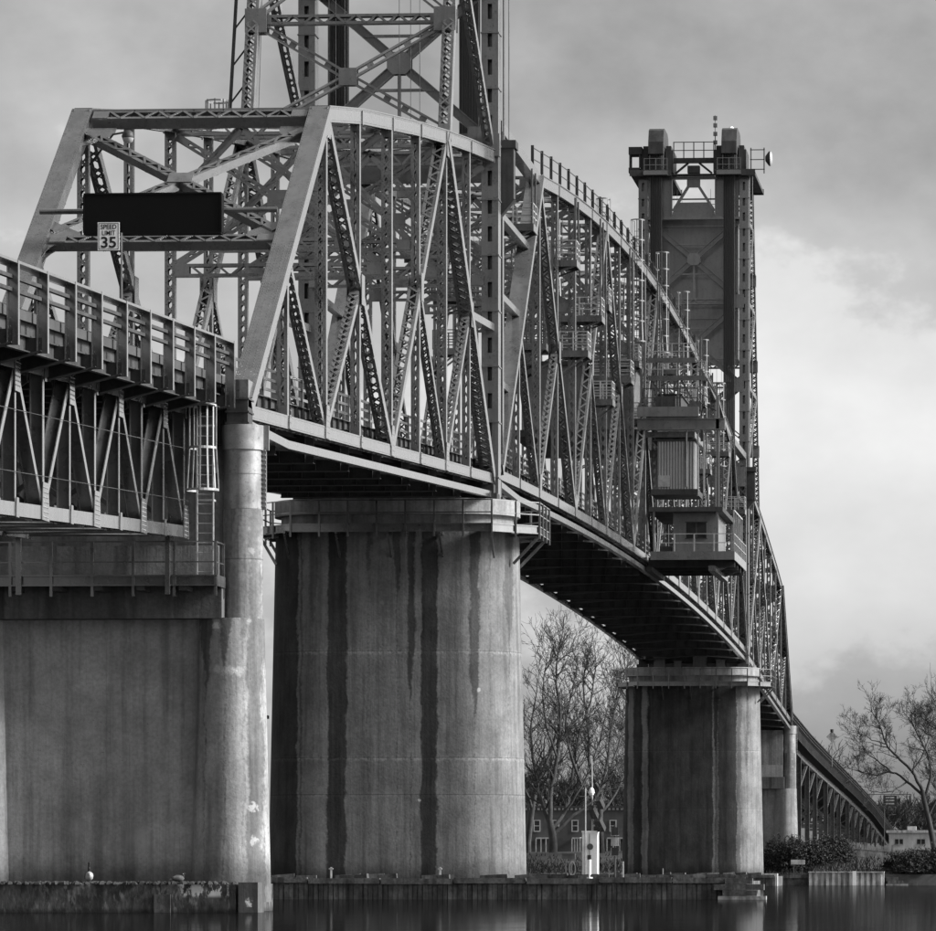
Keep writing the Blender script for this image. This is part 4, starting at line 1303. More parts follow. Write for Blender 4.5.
for i in range(0, 15):       # cross frames and bottom laterals
    y = Yt[i]
    mb = MB(); mb.beam((-XT + .2, y, gz(y) - BOTD), (XT - .2, y, gz(y) - BOTD), Z_, 0.25, 0.2); part('bottom_strut', mb, 'steel_dark', appr)
    if i % 2 == 0:
        for q in (-1, 1):
            mb = MB(); mb.beam((-XT*q*.9, y + 0.08*q, gz(y) - BOTD + .2), (XT*q*.9, y + 0.08*q, gz(y) - TOPD - .2), Y_, 0.12, 0.14); part('cross_brace', mb, 'steel_dark', appr)
    if i < 14:
        y2 = Yt[i+1]
        q = 1 if i % 2 else -1
        mb = MB(); mb.beam((-XT*q*.9, y, gz(y) - BOTD - 0.05), (XT*q*.9, y2, gz(y2) - BOTD - 0.05), Z_, 0.12, 0.2); part('bottom_lateral', mb, 'steel_mid', appr)
# floor
def gbeam(mb, x0, x1, ya, yb, dz0, dz1):
    za, zb = gz(ya), gz(yb)
    mb.quadbox([(x0, ya, za + dz0), (x1, ya, za + dz0), (x1, yb, zb + dz0), (x0, yb, zb + dz0), (x0, ya, za + dz1), (x1, ya, za + dz1), (x1, yb, zb + dz1), (x0, yb, zb + dz1)])
mb = MB(); gbeam(mb, -3.7, 3.7, -108.5, -62.1, -0.25, 0.0); part('deck', mb, 'asphalt', appr)
for xx in (-2.45, -1.2, 0.0, 1.2, 2.45):
    mb = MB(); gbeam(mb, xx - 0.02, xx + 0.02, -108, -62.4, -0.8, -0.25); gbeam(mb, xx - 0.12, xx + 0.12, -108, -62.4, -0.83, -0.8); part('stringer', mb, 'floor_steel', appr)
POSTY = [-62.7 - 3.2 * i for i in range(15)]
for y in POSTY:              # tapered floor-beam brackets
    mb = MB(); z = gz(y)
    pts = [(-3.95, z - 0.62), (-3.95, z - 0.95), (-2.45, z - 1.32), (2.45, z - 1.32), (3.95, z - 0.95), (3.95, z - 0.62)]
    mb.prism([(px, y - 0.02, pz) for px, pz in pts], (0, 0.04, 0))
    for (pa, pb) in ((0, 1), (1, 2), (2, 3), (3, 4), (4, 5)):
        if pa in (1, 2, 3): mb.beam((pts[pa][0], y, pts[pa][1] - 0.01), (pts[pb][0], y, pts[pb][1] - 0.01), Y_, 0.3, 0.035)
    part('floor_beam', mb, 'steel_dark', appr)
for s in (-1, 1):
    pm = MB()
    pm.box(-0.13, 0.1, -0.016, 0.016, -1.02, 1.05)                       # web, faces along the road
    pm.box(0.1, 0.13, -0.075, 0.075, -1.02, 1.05)
    pm.box(-0.16, -0.13, -0.075, 0.075, -1.02, 1.05)
    for k in range(10): pm.rivet((-0.09, -0.016, -0.95 + k * 0.2), -Y_, 0.016)
    pme = shared('railing_post', pm, 'steel')
    for y in POSTY:
        o = place('railing_post', pme, appr, (s * 3.98, y, gz(y)))
        if s < 0: o.scale = (-1, 1, 1)
    for i in range(14):
        ya, yb = POSTY[i] - 0.08, POSTY[i+1] + 0.08
        mb = MB(); x0, x1 = sorted((s*3.5, s*3.53)); gbeam(mb, x0, x1, POSTY[i], POSTY[i+1], -1.0, 0.08)
        x0, x1 = sorted((s*3.53, s*3.66)); gbeam(mb, x0, x1, POSTY[i] - 0.0, POSTY[i+1], -0.62, -0.58)
        gbeam(mb, x0, x1, POSTY[i], POSTY[i+1], -1.0, -0.97)
        part('fascia_plate', mb, 'steel_dark', appr)  # dark steel stands in for shade on set-back plate and stiffeners
        for k in (0.36, 0.68):
            mb = MB(); y = lerp(POSTY[i], POSTY[i+1], k); x0, x1 = sorted((s*3.53, s*3.67)); mb.box(x0, x1, y - 0.012, y + 0.012, gz(y) - 0.6, gz(y) + 0.06)
            part('stiffener', mb, 'steel_dark', appr)
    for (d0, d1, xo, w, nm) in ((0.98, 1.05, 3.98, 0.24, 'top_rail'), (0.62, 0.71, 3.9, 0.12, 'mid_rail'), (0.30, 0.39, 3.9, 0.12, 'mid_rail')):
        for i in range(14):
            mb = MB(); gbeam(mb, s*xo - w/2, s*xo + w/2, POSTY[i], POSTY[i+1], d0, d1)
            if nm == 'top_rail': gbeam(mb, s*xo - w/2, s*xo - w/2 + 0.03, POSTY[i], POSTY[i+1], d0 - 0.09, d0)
            part(nm, mb, 'steel_mid' if nm == 'top_rail' else 'steel_dark', appr)  # mid rails in darker steel: their shade is put into the colour
    mb = MB(); xo = s * 3.9
    for d in (1.0, 0.66, 0.34): mb.beam((xo, -62.7, gz(-62.7) + d), (s*3.47, -61.2, gz(-61.2) + d + 0.02), Z_, 0.08, 0.06)
    part('end_rail', mb, 'steel_mid', appr)
mb = MB(); mb.box(-3.5, 3.5, -62.66, -62.5, 13.6, 16.2); part('end_diaphragm', mb, 'steel_dark', appr)
for dz in (-2.3, -3.9):       # service cables strung along the truss
    mb = MB()
    for i in range(14): mb.tube((XT + 0.3, Yt[i], gz(Yt[i]) + dz - 0.0), (XT + 0.3, Yt[i+1], gz(Yt[i+1]) + dz), 0.012, n=5)
    part('service_cable', mb, 'steel_mid', appr)

# ------------------------------------------------------------------ far viaduct
via = thing('viaduct', (0, 235, 3.0), 'long dark viaduct on close-set steel bents sloping down to the far bank', 'bridge span')
fy = [228.0 + 8.0 * i for i in range(40)]
for s in (-1, 1):
    x = s * 3.6
    for i in range(39):
        a, b = V((x, fy[i], far_deck(fy[i]))), V((x, fy[i+1], far_deck(fy[i+1])))
        mb = MB()
        mb.beam(a - Z_*0.55, b - Z_*0.55, X_, 0.04, 0.95)
        for k in range(4):
            p = a.lerp(b, k/4); mb.box(p.x - 0.1, p.x + 0.1, p.y - 0.02, p.y + 0.02, p.z - 1.05, p.z + 1.05)
        for h in (0.35, 0.68, 1.02): mb.beam(a + Z_*h, b + Z_*h, X_, 0.12, 0.08)
        part('parapet', mb, 'steel_dark', via)
        mb = MB(); xb = s * 2.6
        mb.beam((xb, fy[i], far_deck(fy[i]) - 1.5), (xb, fy[i+1], far_deck(fy[i+1]) - 1.5), X_, 0.4, 0.55)
        part('girder', mb, 'steel', via)
for i in range(39):
    a, b = V((0, fy[i], far_deck(fy[i]) - 0.3)), V((0, fy[i+1], far_deck(fy[i+1]) - 0.3))
    mb = MB(); mb.beam(a, b, X_, 7.2, 0.3); part('deck', mb, 'asphalt', via)
    if (i % 7) in (1, 3, 4, 6) and i > 2: continue
    y = fy[i] + 3.0; zt = far_deck(y) - 1.75; zg = ground_z(0, y) - 0.3
    if zt - zg < 0.6: continue
    for s in (-1, 1):
        mb = MB(); mb.hsec((s*2.6, y, zg), (s*2.6, y, zt), X_, 0.5, 0.4, 0.05); part('column', mb, 'steel_mid', via)
    if zt - zg > 3.0:
        mb = MB(); mb.beam((-2.6, y, zg + (zt-zg)*0.45), (2.6, y, zg + (zt-zg)*0.45), Z_, 0.3, 0.25); part('bent_strut', mb, 'steel_mid', via)
        for q in (-1, 1):
            mb = MB(); mb.beam((-2.5*q, y + 0.05*q, zg + (zt-zg)*0.48), (2.5*q, y + 0.05*q, zt - 0.2), Y_, 0.16, 0.16); part('bent_brace', mb, 'steel_mid', via)
    if i < 38 and zt - zg > 3.5:
        for s in (-1, 1):
            y2 = y + 14.0
            mb = MB(); mb.beam((s*2.6, y + 0.2, zt - 3.2), (s*2.6, y2 - 0.2, far_deck(y2) - 1.9), X_, 0.3, 0.2); part('long_brace', mb, 'steel_mid', via)

# ------------------------------------------------------------------ houses hung on the lift span
ch = thing('control_house', (4.6, 73.0, 20.4), 'small railed control house with window, cantilevered beside the lift span', 'control house')
cx0, cx1, cy0, cy1, cz = 4.75, 9.85, 73.0, 83.5, 20.75
mb = MB(); mb.box(cx0, cx1, cy0, cy1, cz - 0.12, cz); part('floor', mb, 'steel_mid', ch)
mb = MB()
mb.box(cx0, cx1, cy0 - 0.08, cy0, cz - 0.42, cz + 0.1); mb.box(cx1, cx1 + 0.08, cy0 - 0.08, cy1, cz - 0.42, cz + 0.1); mb.box(cx0, cx1, cy1, cy1 + 0.08, cz - 0.42, cz + 0.1)
part('edge_beam', mb, 'steel', ch)
pieces('joist', [MB().box(cx0 - 0.3, cx1 - 0.05, y - 0.1, y + 0.1, cz - 0.75, cz - 0.12) for y in (75.0, 77.6, 80.2, 82.8)], 'steel_dark', ch)
mb = MB(); mb.box(8.3, 8.75, 73.2, 83.6, cz - 1.1, cz - 0.76); part('bearer', mb, 'steel_mid', ch)
for y in (75.2, 81.0):
    mb = MB(); mb.beam((8.6, y, cz - 0.95), (9.7, y, cz - 0.5), Y_, 0.14, 0.14); part('bracket', mb, 'steel_mid', ch)
mb = MB(); mb.beam((4.55, 74.0, cz - 0.9), (4.55, 83.0, cz - 0.9), X_, 0.4, 0.3); part('bearer', mb, 'steel_dark', ch)
rx0, rx1, ry0, ry1, rz = 6.05, 8.75, 74.1, 81.5, cz + 2.55
mb = MB()
wx0, wx1, wz0, wz1 = 6.85, 8.1, cz + 1.0, cz + 1.95
mb.box(rx0, wx0, ry0, ry0 + 0.1, cz, rz); mb.box(wx1, rx1, ry0, ry0 + 0.1, cz, rz); mb.box(wx0, wx1, ry0, ry0 + 0.1, cz, wz0); mb.box(wx0, wx1, ry0, ry0 + 0.1, wz1, rz)
mb.box(rx0, rx1, ry1 - 0.1, ry1, cz, rz); mb.box(rx0, rx0 + 0.1, ry0 + 0.1, ry1 - 0.1, cz, rz); mb.box(rx1 - 0.1, rx1, ry0 + 0.1, ry1 - 0.1, cz, rz)
part('wall', mb, 'steel_tower', ch)
mb = MB(); mb.box(wx0, wx1, ry0 + 0.03, ry0 + 0.05, wz0, wz1); win = part('window', mb, 'glass', ch)
mb = MB(); xm = (wx0 + wx1)/2
mb.box(xm - 0.04, xm + 0.04, ry0 - 0.03, ry0 + 0.03, wz0, wz1); mb.box(wx0 - 0.06, wx1 + 0.06, ry0 - 0.04, ry0 + 0.0, wz0 - 0.06, wz0); mb.box(wx0 - 0.06, wx1 + 0.06, ry0 - 0.04, ry0 + 0.0, wz1, wz1 + 0.06)
part('frame', mb, 'steel_dark', win)
mb = MB(); mb.box(cx0 - 0.1, 9.2, cy0 - 0.1, cy1 - 0.3, rz, rz + 0.28); part('roof', mb, 'steel_dark', ch)
pieces('roof_post', [MB().box(x - 0.07, x + 0.07, y - 0.07, y + 0.07, cz, rz) for x, y in ((4.95, cy0 + 0.1), (8.85, cy0 + 0.1), (4.95, cy1 - 0.6), (9.0, cy1 - 0.6))], 'steel', ch)
railing(ch, [(cx0 + 0.25, cy0 - 0.03, cz + 0.1), (cx1 + 0.03, cy0 - 0.03, cz + 0.1), (cx1 + 0.03, cy1, cz + 0.1)], 1.1, 1.28, 'galvanised', 0.075, 0.045, (1.0, 0.5))
mb = MB()
for y in (cy0, cy0 + 1.8, cy0 + 3.6, cy0 + 5.4, cy0 + 7.2): mb.box(cx1 - 0.02, cx1 + 0.06, y - 0.03, y + 0.03, cz + 1.2, rz + 0.1)
mb.box(cx1 - 0.03, cx1 + 0.07, cy0, cy0 + 7.2, rz + 0.02, rz + 0.1)
part('side_screen_frame', mb, 'galvanised', ch)
mb = MB(); mb.box(5.2, 5.9, cy0 + 1.2, cy0 + 1.8, cz, cz + 0.5); part('storage_box', mb, 'steel_dark', ch)

mh = thing('machinery_cabin', (4.7, 74.0, 24.5), 'corrugated steel cabin hanging above the control house on the lift span', 'cabin')
mx0, mx1, my0, my1, mz0, mz1 = 5.1, 7.4, 74.0, 77.2, 24.75, 27.7
mb = MB()
n = 26
pts = []
for i in range(n + 1):
    xx = mx0 + (mx1 - mx0) * i / n
    pts.append((xx, my0 - (0.05 if i % 2 else 0.0)))
ring0 = [V((a, b, mz0)) for a, b in pts] + [V((mx1, my1, mz0)), V((mx0, my1, mz0))]
ring1 = [V((p.x, p.y, mz1)) for p in ring0]
mb.loft([ring0, ring1]); part('corrugated_wall', mb, 'steel_tower', mh)
mb = MB(); mb.box(mx0 - 0.4, mx1 + 0.2, my0 - 0.25, my1 + 0.2, mz0 - 0.35, mz0); part('floor', mb, 'steel_dark', mh)
mb = MB(); mb.box(mx0 + 0.05, mx0 + 0.75, my0 - 0.16, my0 - 0.07, mz0 + 0.15, mz0 + 0.85); part('notice_board', mb, 'galvanised', mh)
for xx in (mx1 + 0.12, mx1 + 0.5):
    mb = MB(); mb.box(xx, xx + 0.1, my0 + 0.1, my0 + 0.2, mz0 - 0.4, mz1 + 0.4); part('corner_post', mb, 'galvanised', mh)
mb = MB(); mb.box(mx0 - 0.3, mx1 + 0.1, my0 - 0.1, my1, mz1 + 0.002, mz1 + 0.12); part('roof', mb, 'steel_dark', mh)
for xx in (mx0 - 0.35, mx1 + 0.35):
    mb = MB(); mb.box(xx - 0.08, xx + 0.08, my0 + 1.0, my0 + 1.16, mz1 + 0.1, 28.6); part('hanger', mb, 'steel_dark', mh)

mp = thing('machinery_platform', (4.5, 73.5, 28.4), 'railed steel machinery platform with cabins above the corrugated cabin', 'platform')
mb = MB(); mb.box(4.45, 7.9, 73.4, 82.5, 29.05, 29.2); part('floor', mb, 'steel_mid', mp)
mb = MB(); mb.box(3.9, 9.3, 73.3, 73.75, 28.4, 29.0); mb.box(3.9, 9.3, 73.2, 73.85, 29.0, 29.05); mb.box(3.9, 9.3, 73.2, 73.85, 28.35, 28.4); part('cantilever_beam', mb, 'steel_tower', mp)
mb = MB(); mb.box(3.9, 7.7, 73.0, 73.25, 29.15, 29.75); part('edge_beam', mb, 'steel_tower', mp)
mb = MB(); mb.box(3.9, 7.4, 73.9, 82.3, 27.95, 28.3); part('lower_beam', mb, 'steel_mid', mp)
mb = MB(); mb.box(8.75, 8.95, 73.3, 73.5, 23.6, 30.4); part('hanger_post', mb, 'steel', mp)
mb = MB(); mb.beam((8.85, 73.4, 30.2), (8.85, 83.0, 28.6), X_, 0.16, 0.16); part('raking_strut', mb, 'steel', mp)
railing(mp, [(4.3, 73.1, 29.75), (7.65, 73.1, 29.75), (7.9, 73.5, 29.4), (8.8, 73.5, 28.95)], 1.15, 1.1, 'steel_dark', 0.06, 0.05, (1.0, 0.5))
mb = MB(); mb.box(4.9, 6.4, 75.6, 80.5, 29.2, 30.7); mb.box(4.8, 6.5, 75.45, 80.7, 30.7, 30.8); part('machine_housing', mb, 'steel_dark', mp)
mb = MB(); mb.box(5.0, 6.2, 74.0, 74.6, 29.75, 30.5); part('motor', mb, 'steel_dark', mp)
for (xa, za, xb, zb_) in ((4.4, 31.9, 5.9, 29.8), (5.9, 32.6, 7.5, 29.8), (8.85, 30.3, 7.6, 32.4)):
    mb = MB(); mb.beam((xa, 74.6, za), (xb, 74.6, zb_), Y_, 0.12, 0.12); part('stay', mb, 'steel_mid', mp)
for (xa, xb, z) in ((4.5, 8.0, 31.6), (4.5, 7.4, 32.7)):
    mb = MB(); mb.box(xa, xb, 74.4, 75.4, z, z + 0.12); mb.box(xa, xb, 74.32, 74.4, z - 0.1, z + 0.2); ct = part('catwalk', mb, 'steel_mid', mp)
    mb = MB()
    for i in range(5): mb.box(lerp(xa, xb, i/4) - 0.03, lerp(xa, xb, i/4) + 0.03, 74.33, 74.39, z + 0.1, z + 1.1)
    for h in (0.6, 1.08): mb.box(xa, xb, 74.34, 74.38, z + h - 0.02, z + h + 0.03)
    part('guard_rail', mb, 'galvanised', ct)
for xx in (5.0, 6.3, 7.7):
    mb = MB(); mb.box(xx - 0.06, xx + 0.06, 74.5, 74.62, 29.7, 34.2); part('upright', mb, 'steel_mid', mp)
mb = MB(); mb.tube((6.9, 73.9, 24.9), (6.9, 73.9, 29.0), 0.05, n=6); part('conduit', mb, 'steel_mid', mp)
# machinery house inside the span
mi = thing('machinery_house', (0, 78.0, 27.0), 'steel machinery house carried between the lift span trusses over the roadway', 'cabin')
mb = MB(); mb.box(-3.4, 3.4, 75.5, 90.0, 28.6, 32.6); part('wall', mb, 'steel_tower', mi)
mb = MB(); mb.box(-3.7, 3.7, 75.2, 90.3, 32.6, 32.85); part('roof', mb, 'steel_dark', mi)
mb = MB(); mb.box(-4.1, 4.1, 75.3, 90.2, 28.2, 28.6); part('floor', mb, 'steel_dark', mi)

# ------------------------------------------------------------------ fenders and river walls
def crib_mat():
    m = bpy.data.materials.new('crib_weathered'); nt, N, L, b = nodes_of(m)
    n1 = noise_node(nt, scaled_pos(nt, (2.2, 2.2, 1.0)), 1.6, 7, 0.68)
    n2 = noise_node(nt, scaled_pos(nt, (7.0, 7.0, 2.2), (1, 4, 2)), 1.0, 5, 0.6)
    n3 = noise_node(nt, scaled_pos(nt, (0.8, 0.8, 0.8), (4, 0, 2)), 1.0, 4, 0.6)
    g = N.new('ShaderNodeNewGeometry'); sx = N.new('ShaderNodeSeparateXYZ'); L.new(g.outputs['Position'], sx.inputs[0])
    t = map_range(nt, n1, 0.38, 0.68, 0.018, 0.085)
    fl = math_node(nt, 'MULTIPLY', map_range(nt, n2, 0.53, 0.62, 0.0, 1.0), map_range(nt, n3, 0.4, 0.6, 0.1, 1.0))
    t = math_node(nt, 'ADD', t, math_node(nt, 'MULTIPLY', fl, 0.10))
    # peeling whitewash near one corner
    xr = map_range(nt, sx.outputs[0], 2.7, 3.0, 0.0, 1.0); xe = map_range(nt, sx.outputs[0], 4.2, 4.45, 1.0, 0.0)
    zr = map_range(nt, sx.outputs[2], 0.42, 0.55, 0.0, 1.0)
    wm = math_node(nt, 'MULTIPLY', math_node(nt, 'MULTIPLY', xr, xe), math_node(nt, 'MULTIPLY', zr, map_range(nt, n1, 0.50, 0.55, 0.0, 1.0)))
    t = math_node(nt, 'ADD', t, math_node(nt, 'MULTIPLY', wm, 0.42))
    t = math_node(nt, 'MULTIPLY', t, map_range(nt, sx.outputs[2], 0.02, 0.16, 0.4, 1.0))
    to_base(nt, b, t); b.inputs['Roughness'].default_value = 0.85
    bn = N.new('ShaderNodeBump'); bn.inputs['Strength'].default_value = 0.6; bn.inputs['Distance'].default_value = 0.06
    L.new(n1, bn.inputs['Height']); L.new(bn.outputs[0], b.inputs['Normal'])
    return m
CRIB = crib_mat()
PILE = concrete_mat('corner_pile_concrete', 0.07, (), (), 0.4, 9.0, None, [(4.95, 0.3, 0.16, 0.6)])
rng = random.Random(5)
cr_ = thing('pier_crib', (0, -62, 0), 'low concrete footing with peeling whitewash around the twin-column pier', 'pier footing')
mb = MB(); mb.box(-12.0, 4.55, -64.9, -58.5, -0.8, 0.86); part('footing', mb, CRIB, cr_)
mb = MB(); mb.box(4.65, 5.25, -65.05, -64.0, -0.8, 0.92); part('corner_pile', mb, PILE, cr_)
mb = MB(); mb.box(-3.62, -3.3, -65.02, -64.9, -0.8, 0.8); part('fender_pile', mb, 'timber', cr_)
mb = MB(); mb.box(2.05, 2.55, -65.0, -64.9, -0.8, 0.55); part('fender_pile', mb, 'timber', cr_)
mb = MB()
for k in range(700):
    x = rng.uniform(-10, 4.4); y = -64.95 + abs(rng.gauss(0, 0.5)); r = rng.uniform(0.03, 0.14)
    mb.loft([[V((x + r*math.cos(a*1.257 + k)*rng.uniform(.7, 1.2), y + r*math.sin(a*1.257 + k), 0.85 + zz)) for a in range(5)] for zz, r in ((0, r), (r*0.5, r*0.8), (r*0.8, r*0.3))])
part('rubble', mb, 'ground', cr_, kind='stuff')

def fender(name, x0, x1, y0, y1, top, label, plank=0.2, mat='timber', body='timber', top_logs=True, seed=1):
    r = random.Random(seed)
    root = thing(name, ((x0 + x1)/2, (y0 + y1)/2, 0), label, 'fender')
    mb = MB(); mb.box(x0, x1, y0, y1, -1.0, top - 0.12); part('core', mb, body, root)
    mb = MB(); x = x0
    while x < x1 - plank*0.5:
        w = plank * r.uniform(0.7, 1.0); d = r.uniform(0.02, 0.09)
        mb.box(x, min(x1, x + w), y0 - d, y0 - 0.001, -1.0, top - r.uniform(0.12, 0.3)); x += plank
    part('sheeting_planks', mb, mat, root, kind='stuff')
    n = int((x1 - x0) / 3.2)
    for i in range(n):
        xa = lerp(x0, x1, i/n); xb = lerp(x0, x1, (i+1)/n) - 0.06
        mb = MB(); z = top + r.uniform(-0.03, 0.04)
        mb.beam((xa, y0 - 0.05, z - 0.1), (xb, y0 - 0.05 + r.uniform(-.04, .04), z - 0.1), Z_, 0.24, 0.3); part('cap_timber', mb, body, root)
    if top_logs:
        for i in range(int((x1 - x0) / 1.1)):
            xx = r.uniform(x0 + .3, x1 - .8)
            mb = MB(); l = r.uniform(0.4, 1.4); yy = y0 + r.uniform(0.3, 1.4)
            mb.beam((xx, yy, top + 0.04), (xx + l, yy + r.uniform(-.3, .3), top + 0.04 + r.uniform(0, 0.1)), Z_, 0.2, 0.22); part('loose_timber', mb, body, root)
    return root
fender('pier_fender', -13.0, 16.0, -4.7, 4.5, 0.92, 'long low timber fender under the broad stained pier reaching across the channel', 0.22, 'timber')
mb = MB()
stk = thing('timber_stack', (15.6, -5.2, 0), 'rough stack of heavy timbers at the end of the long fender', 'timber stack')
for k, (xa, xb, z) in enumerate(((14.8, 16.9, 0.1), (15.0, 16.5, 0.36), (14.6, 16.8, 0.62), (15.1, 16.3, 0.88))):
    mb = MB(); mb.box(xa, xb, -5.5 + 0.05*k, -4.85, z - 0.2, z + 0.05); part('timber', mb, 'timber_light' if k == 0 else 'timber', stk)
fender('pier_fender', -9.0, 7.0, FAR_T - 5.0, FAR_T + 5.0, 0.9, 'dark timber fender around the foot of the distant lift pier', 0.25, 'timber', seed=4)
mb = MB(); mb.box(5.85, 7.1, FAR_T - 4.0, FAR_T - 2.9, -0.8, 1.0)
solo('mooring_block', mb, 'sheet', (6.5, FAR_T - 3.5, 0), 'pale concrete block beside the foot of the distant lift pier', 'block')
shw = thing('river_wall', (12, 170, 0), 'pale sheet-pile river wall along the far bank below the shrubs', 'river wall')
mb = MB(); x = 9.2; k = 0
while x < 15.4:
    d = 0.0 if k % 2 else 0.14
    mb.box(x, x + 0.235, 170.0 - d, 170.45, -1.0, 1.06); x += 0.24; k += 1
part('sheet_piling', mb, 'sheet', shw, kind='stuff')
mb = MB(); mb.box(9.15, 15.45, 169.8, 170.5, 1.06, 1.16); part('coping', mb, 'sheet', shw)
shw2 = thing('river_wall', (7, 176, 0), 'dark timber river wall between the distant lift pier and the pale wall', 'river wall')
mb = MB(); mb.box(5.2, 9.1, 170.5, 176.3, -1.0, 0.75); part('planking', mb, 'timber', shw2)
mb = MB(); mb.box(5.2, 9.1, 170.35, 170.5, 0.6, 0.9); part('coping', mb, 'timber', shw2)
mb = MB(); mb.box(12.83, 13.13, 169.6, 169.66, -0.9, 1.2); gb = solo('tide_gauge', mb, 'white_paint', (12.98, 169.63, -0.4), 'white tide gauge board on the pale river wall', 'gauge board')
rk = thing('rock_steps', (17, 170.5, 0), 'broken stone slabs at the end of the pale river wall', 'stones')
for k, (xa, xb, ya, z) in enumerate(((15.6, 17.4, 169.8, 0.12), (15.7, 17.0, 170.2, 0.4), (15.6, 16.6, 170.5, 0.7), (17.0, 18.2, 170.3, 0.2))):
    mb = MB(); mb.box(xa, xb, ya, ya + 1.0, z - 0.35, z); part('slab', mb, 'timber_light' if k == 0 else 'timber', rk)

# ------------------------------------------------------------------ signs
vms = thing('message_board', (-0.1, -54.5, 22.2), 'blank black message board hung across the portal frame', 'sign board')
mb = MB(); mb.box(-2.34, 2.14, -54.7, -54.35, 22.22, 23.46); part('cabinet', mb, 'black_panel', vms)
mb = MB()
for a in ((-2.38, 2.18, -54.73, -54.32, 22.16, 22.22), (-2.38, 2.18, -54.73, -54.32, 23.46, 23.52), (-2.4, -2.34, -54.73, -54.32, 22.22, 23.46), (2.14, 2.2, -54.73, -54.32, 22.22, 23.46)): mb.box(*a)
part('frame', mb, 'black_panel', vms)
mb = MB(); mb.tube((-3.95, -54.2, 23.0), (3.95, -54.2, 23.0), 0.09, n=8); part('support_pipe', mb, 'steel_mid', vms)
sp = thing('speed_limit_sign', (-1.5, -54.8, 21.6), 'white SPEED LIMIT 35 sign below the black message board', 'sign')
sx0, sx1, sz0, sz1, sy = -1.88, -1.16, 21.62, 22.54, -54.86
mb = MB(); mb.box(sx0, sx1, sy, sy + 0.03, sz0, sz1); part('plate', mb, 'white_paint', sp)
mb = MB(); t = 0.018; i0 = 0.03
mb.box(sx0 + i0, sx1 - i0, sy - 0.004, sy, sz0 + i0, sz0 + i0 + t); mb.box(sx0 + i0, sx1 - i0, sy - 0.004, sy, sz1 - i0 - t, sz1 - i0)
mb.box(sx0 + i0, sx0 + i0 + t, sy - 0.004, sy, sz0 + i0 + t, sz1 - i0 - t); mb.box(sx1 - i0 - t, sx1 - i0, sy - 0.004, sy, sz0 + i0 + t, sz1 - i0 - t)
part('border', mb, 'letter', sp)
def lettering(parent, txt, x, y, z, size, mat, bold=0.0, width=None, rot=(math.pi/2, 0, 0)):
    cu = bpy.data.curves.new('lettering', 'FONT')
    cu.body = txt; cu.size = size; cu.align_x = 'CENTER'; cu.align_y = 'CENTER'; cu.offset = bold; cu.extrude = 0.002
    tmp = bpy.data.objects.new('tmp_text', cu); COL.objects.link(tmp)
    dg = bpy.context.evaluated_depsgraph_get(); dg.update()
    me = bpy.data.meshes.new_from_object(tmp.evaluated_get(dg))
    bpy.data.objects.remove(tmp)
    me.materials.clear(); me.materials.append(M[mat])
    o = bpy.data.objects.new('lettering', me); COL.objects.link(o)
    o.parent = parent; o.rotation_euler = rot
    o.location = V((x, y, z)) - V(parent.location)
    if width:
        w = max(v.co.x for v in me.vertices) - min(v.co.x for v in me.vertices)
        o.scale = (width / w, 1, 1)
    return o
xm = (sx0 + sx1) / 2
lettering(sp, 'SPEED', xm, sy - 0.006, 22.38, 0.22, 'letter', 0.003, 0.52)
lettering(sp, 'LIMIT', xm, sy - 0.006, 22.18, 0.22, 'letter', 0.003, 0.44)
lettering(sp, '35', xm, sy - 0.006, 21.86, 0.50, 'letter', 0.012, 0.5)
mb = MB(); mb.box(-1.7, -1.35, -54.83, -54.74, 22.28, 22.4); part('bracket', mb, 'steel_mid', sp)
mb = MB(); mb.tube((-1.1, -54.79, 17.0), (-1.1, -54.79, 22.2), 0.035, n=6); part('pole', mb, 'steel_mid', sp)

def at(u, v, y):
    """point at road distance y on a bearing read from the site photograph"""
    a = math.radians(3.5); f = 171.0 / 36.0 * 936.0
    tx = (u - 780.0) / f; dx_, dz_ = math.cos(a) * tx - math.sin(a), math.sin(a) * tx + math.cos(a)
    k = (y - CAM.y) / dz_
    return V((CAM.x + dx_ * k, y, CAM.z + (870.0 - v) / f * k))
q = at(128, 138, -48.6); lx, lz_ = q.x, q.z
lp = thing('road_lamp', (lx - 1.2, -48.0, lz_ - 0.5), 'small road lamp on curved arm under the portal top', 'lamp')
mb = MB(); mb.path([V((-3.9, -46.8, lz_ - 0.6)), V((lx - 1.0, -47.6, lz_ - 0.05)), V((lx - 0.6, -48.2, lz_ + 0.2)), V((lx, -48.6, lz_ + 0.22))], 0.035); part('arm', mb, 'steel_dark', lp)
mb = MB(); mb.loft([circ(lx, -48.6, r, lz_ + z, 20) for r, z in ((0.2, 0.0), (0.22, 0.06), (0.17, 0.2), (0.08, 0.27))]); part('lamp_shade', mb, 'steel_dark', lp, True)
mb = MB(); mb.loft([circ(lx, -48.6, r, lz_ + z, 20) for r, z in ((0.06, -0.17), (0.16, -0.12), (0.2, 0.0))]); part('lens', mb, 'dish', lp, smooth=True)

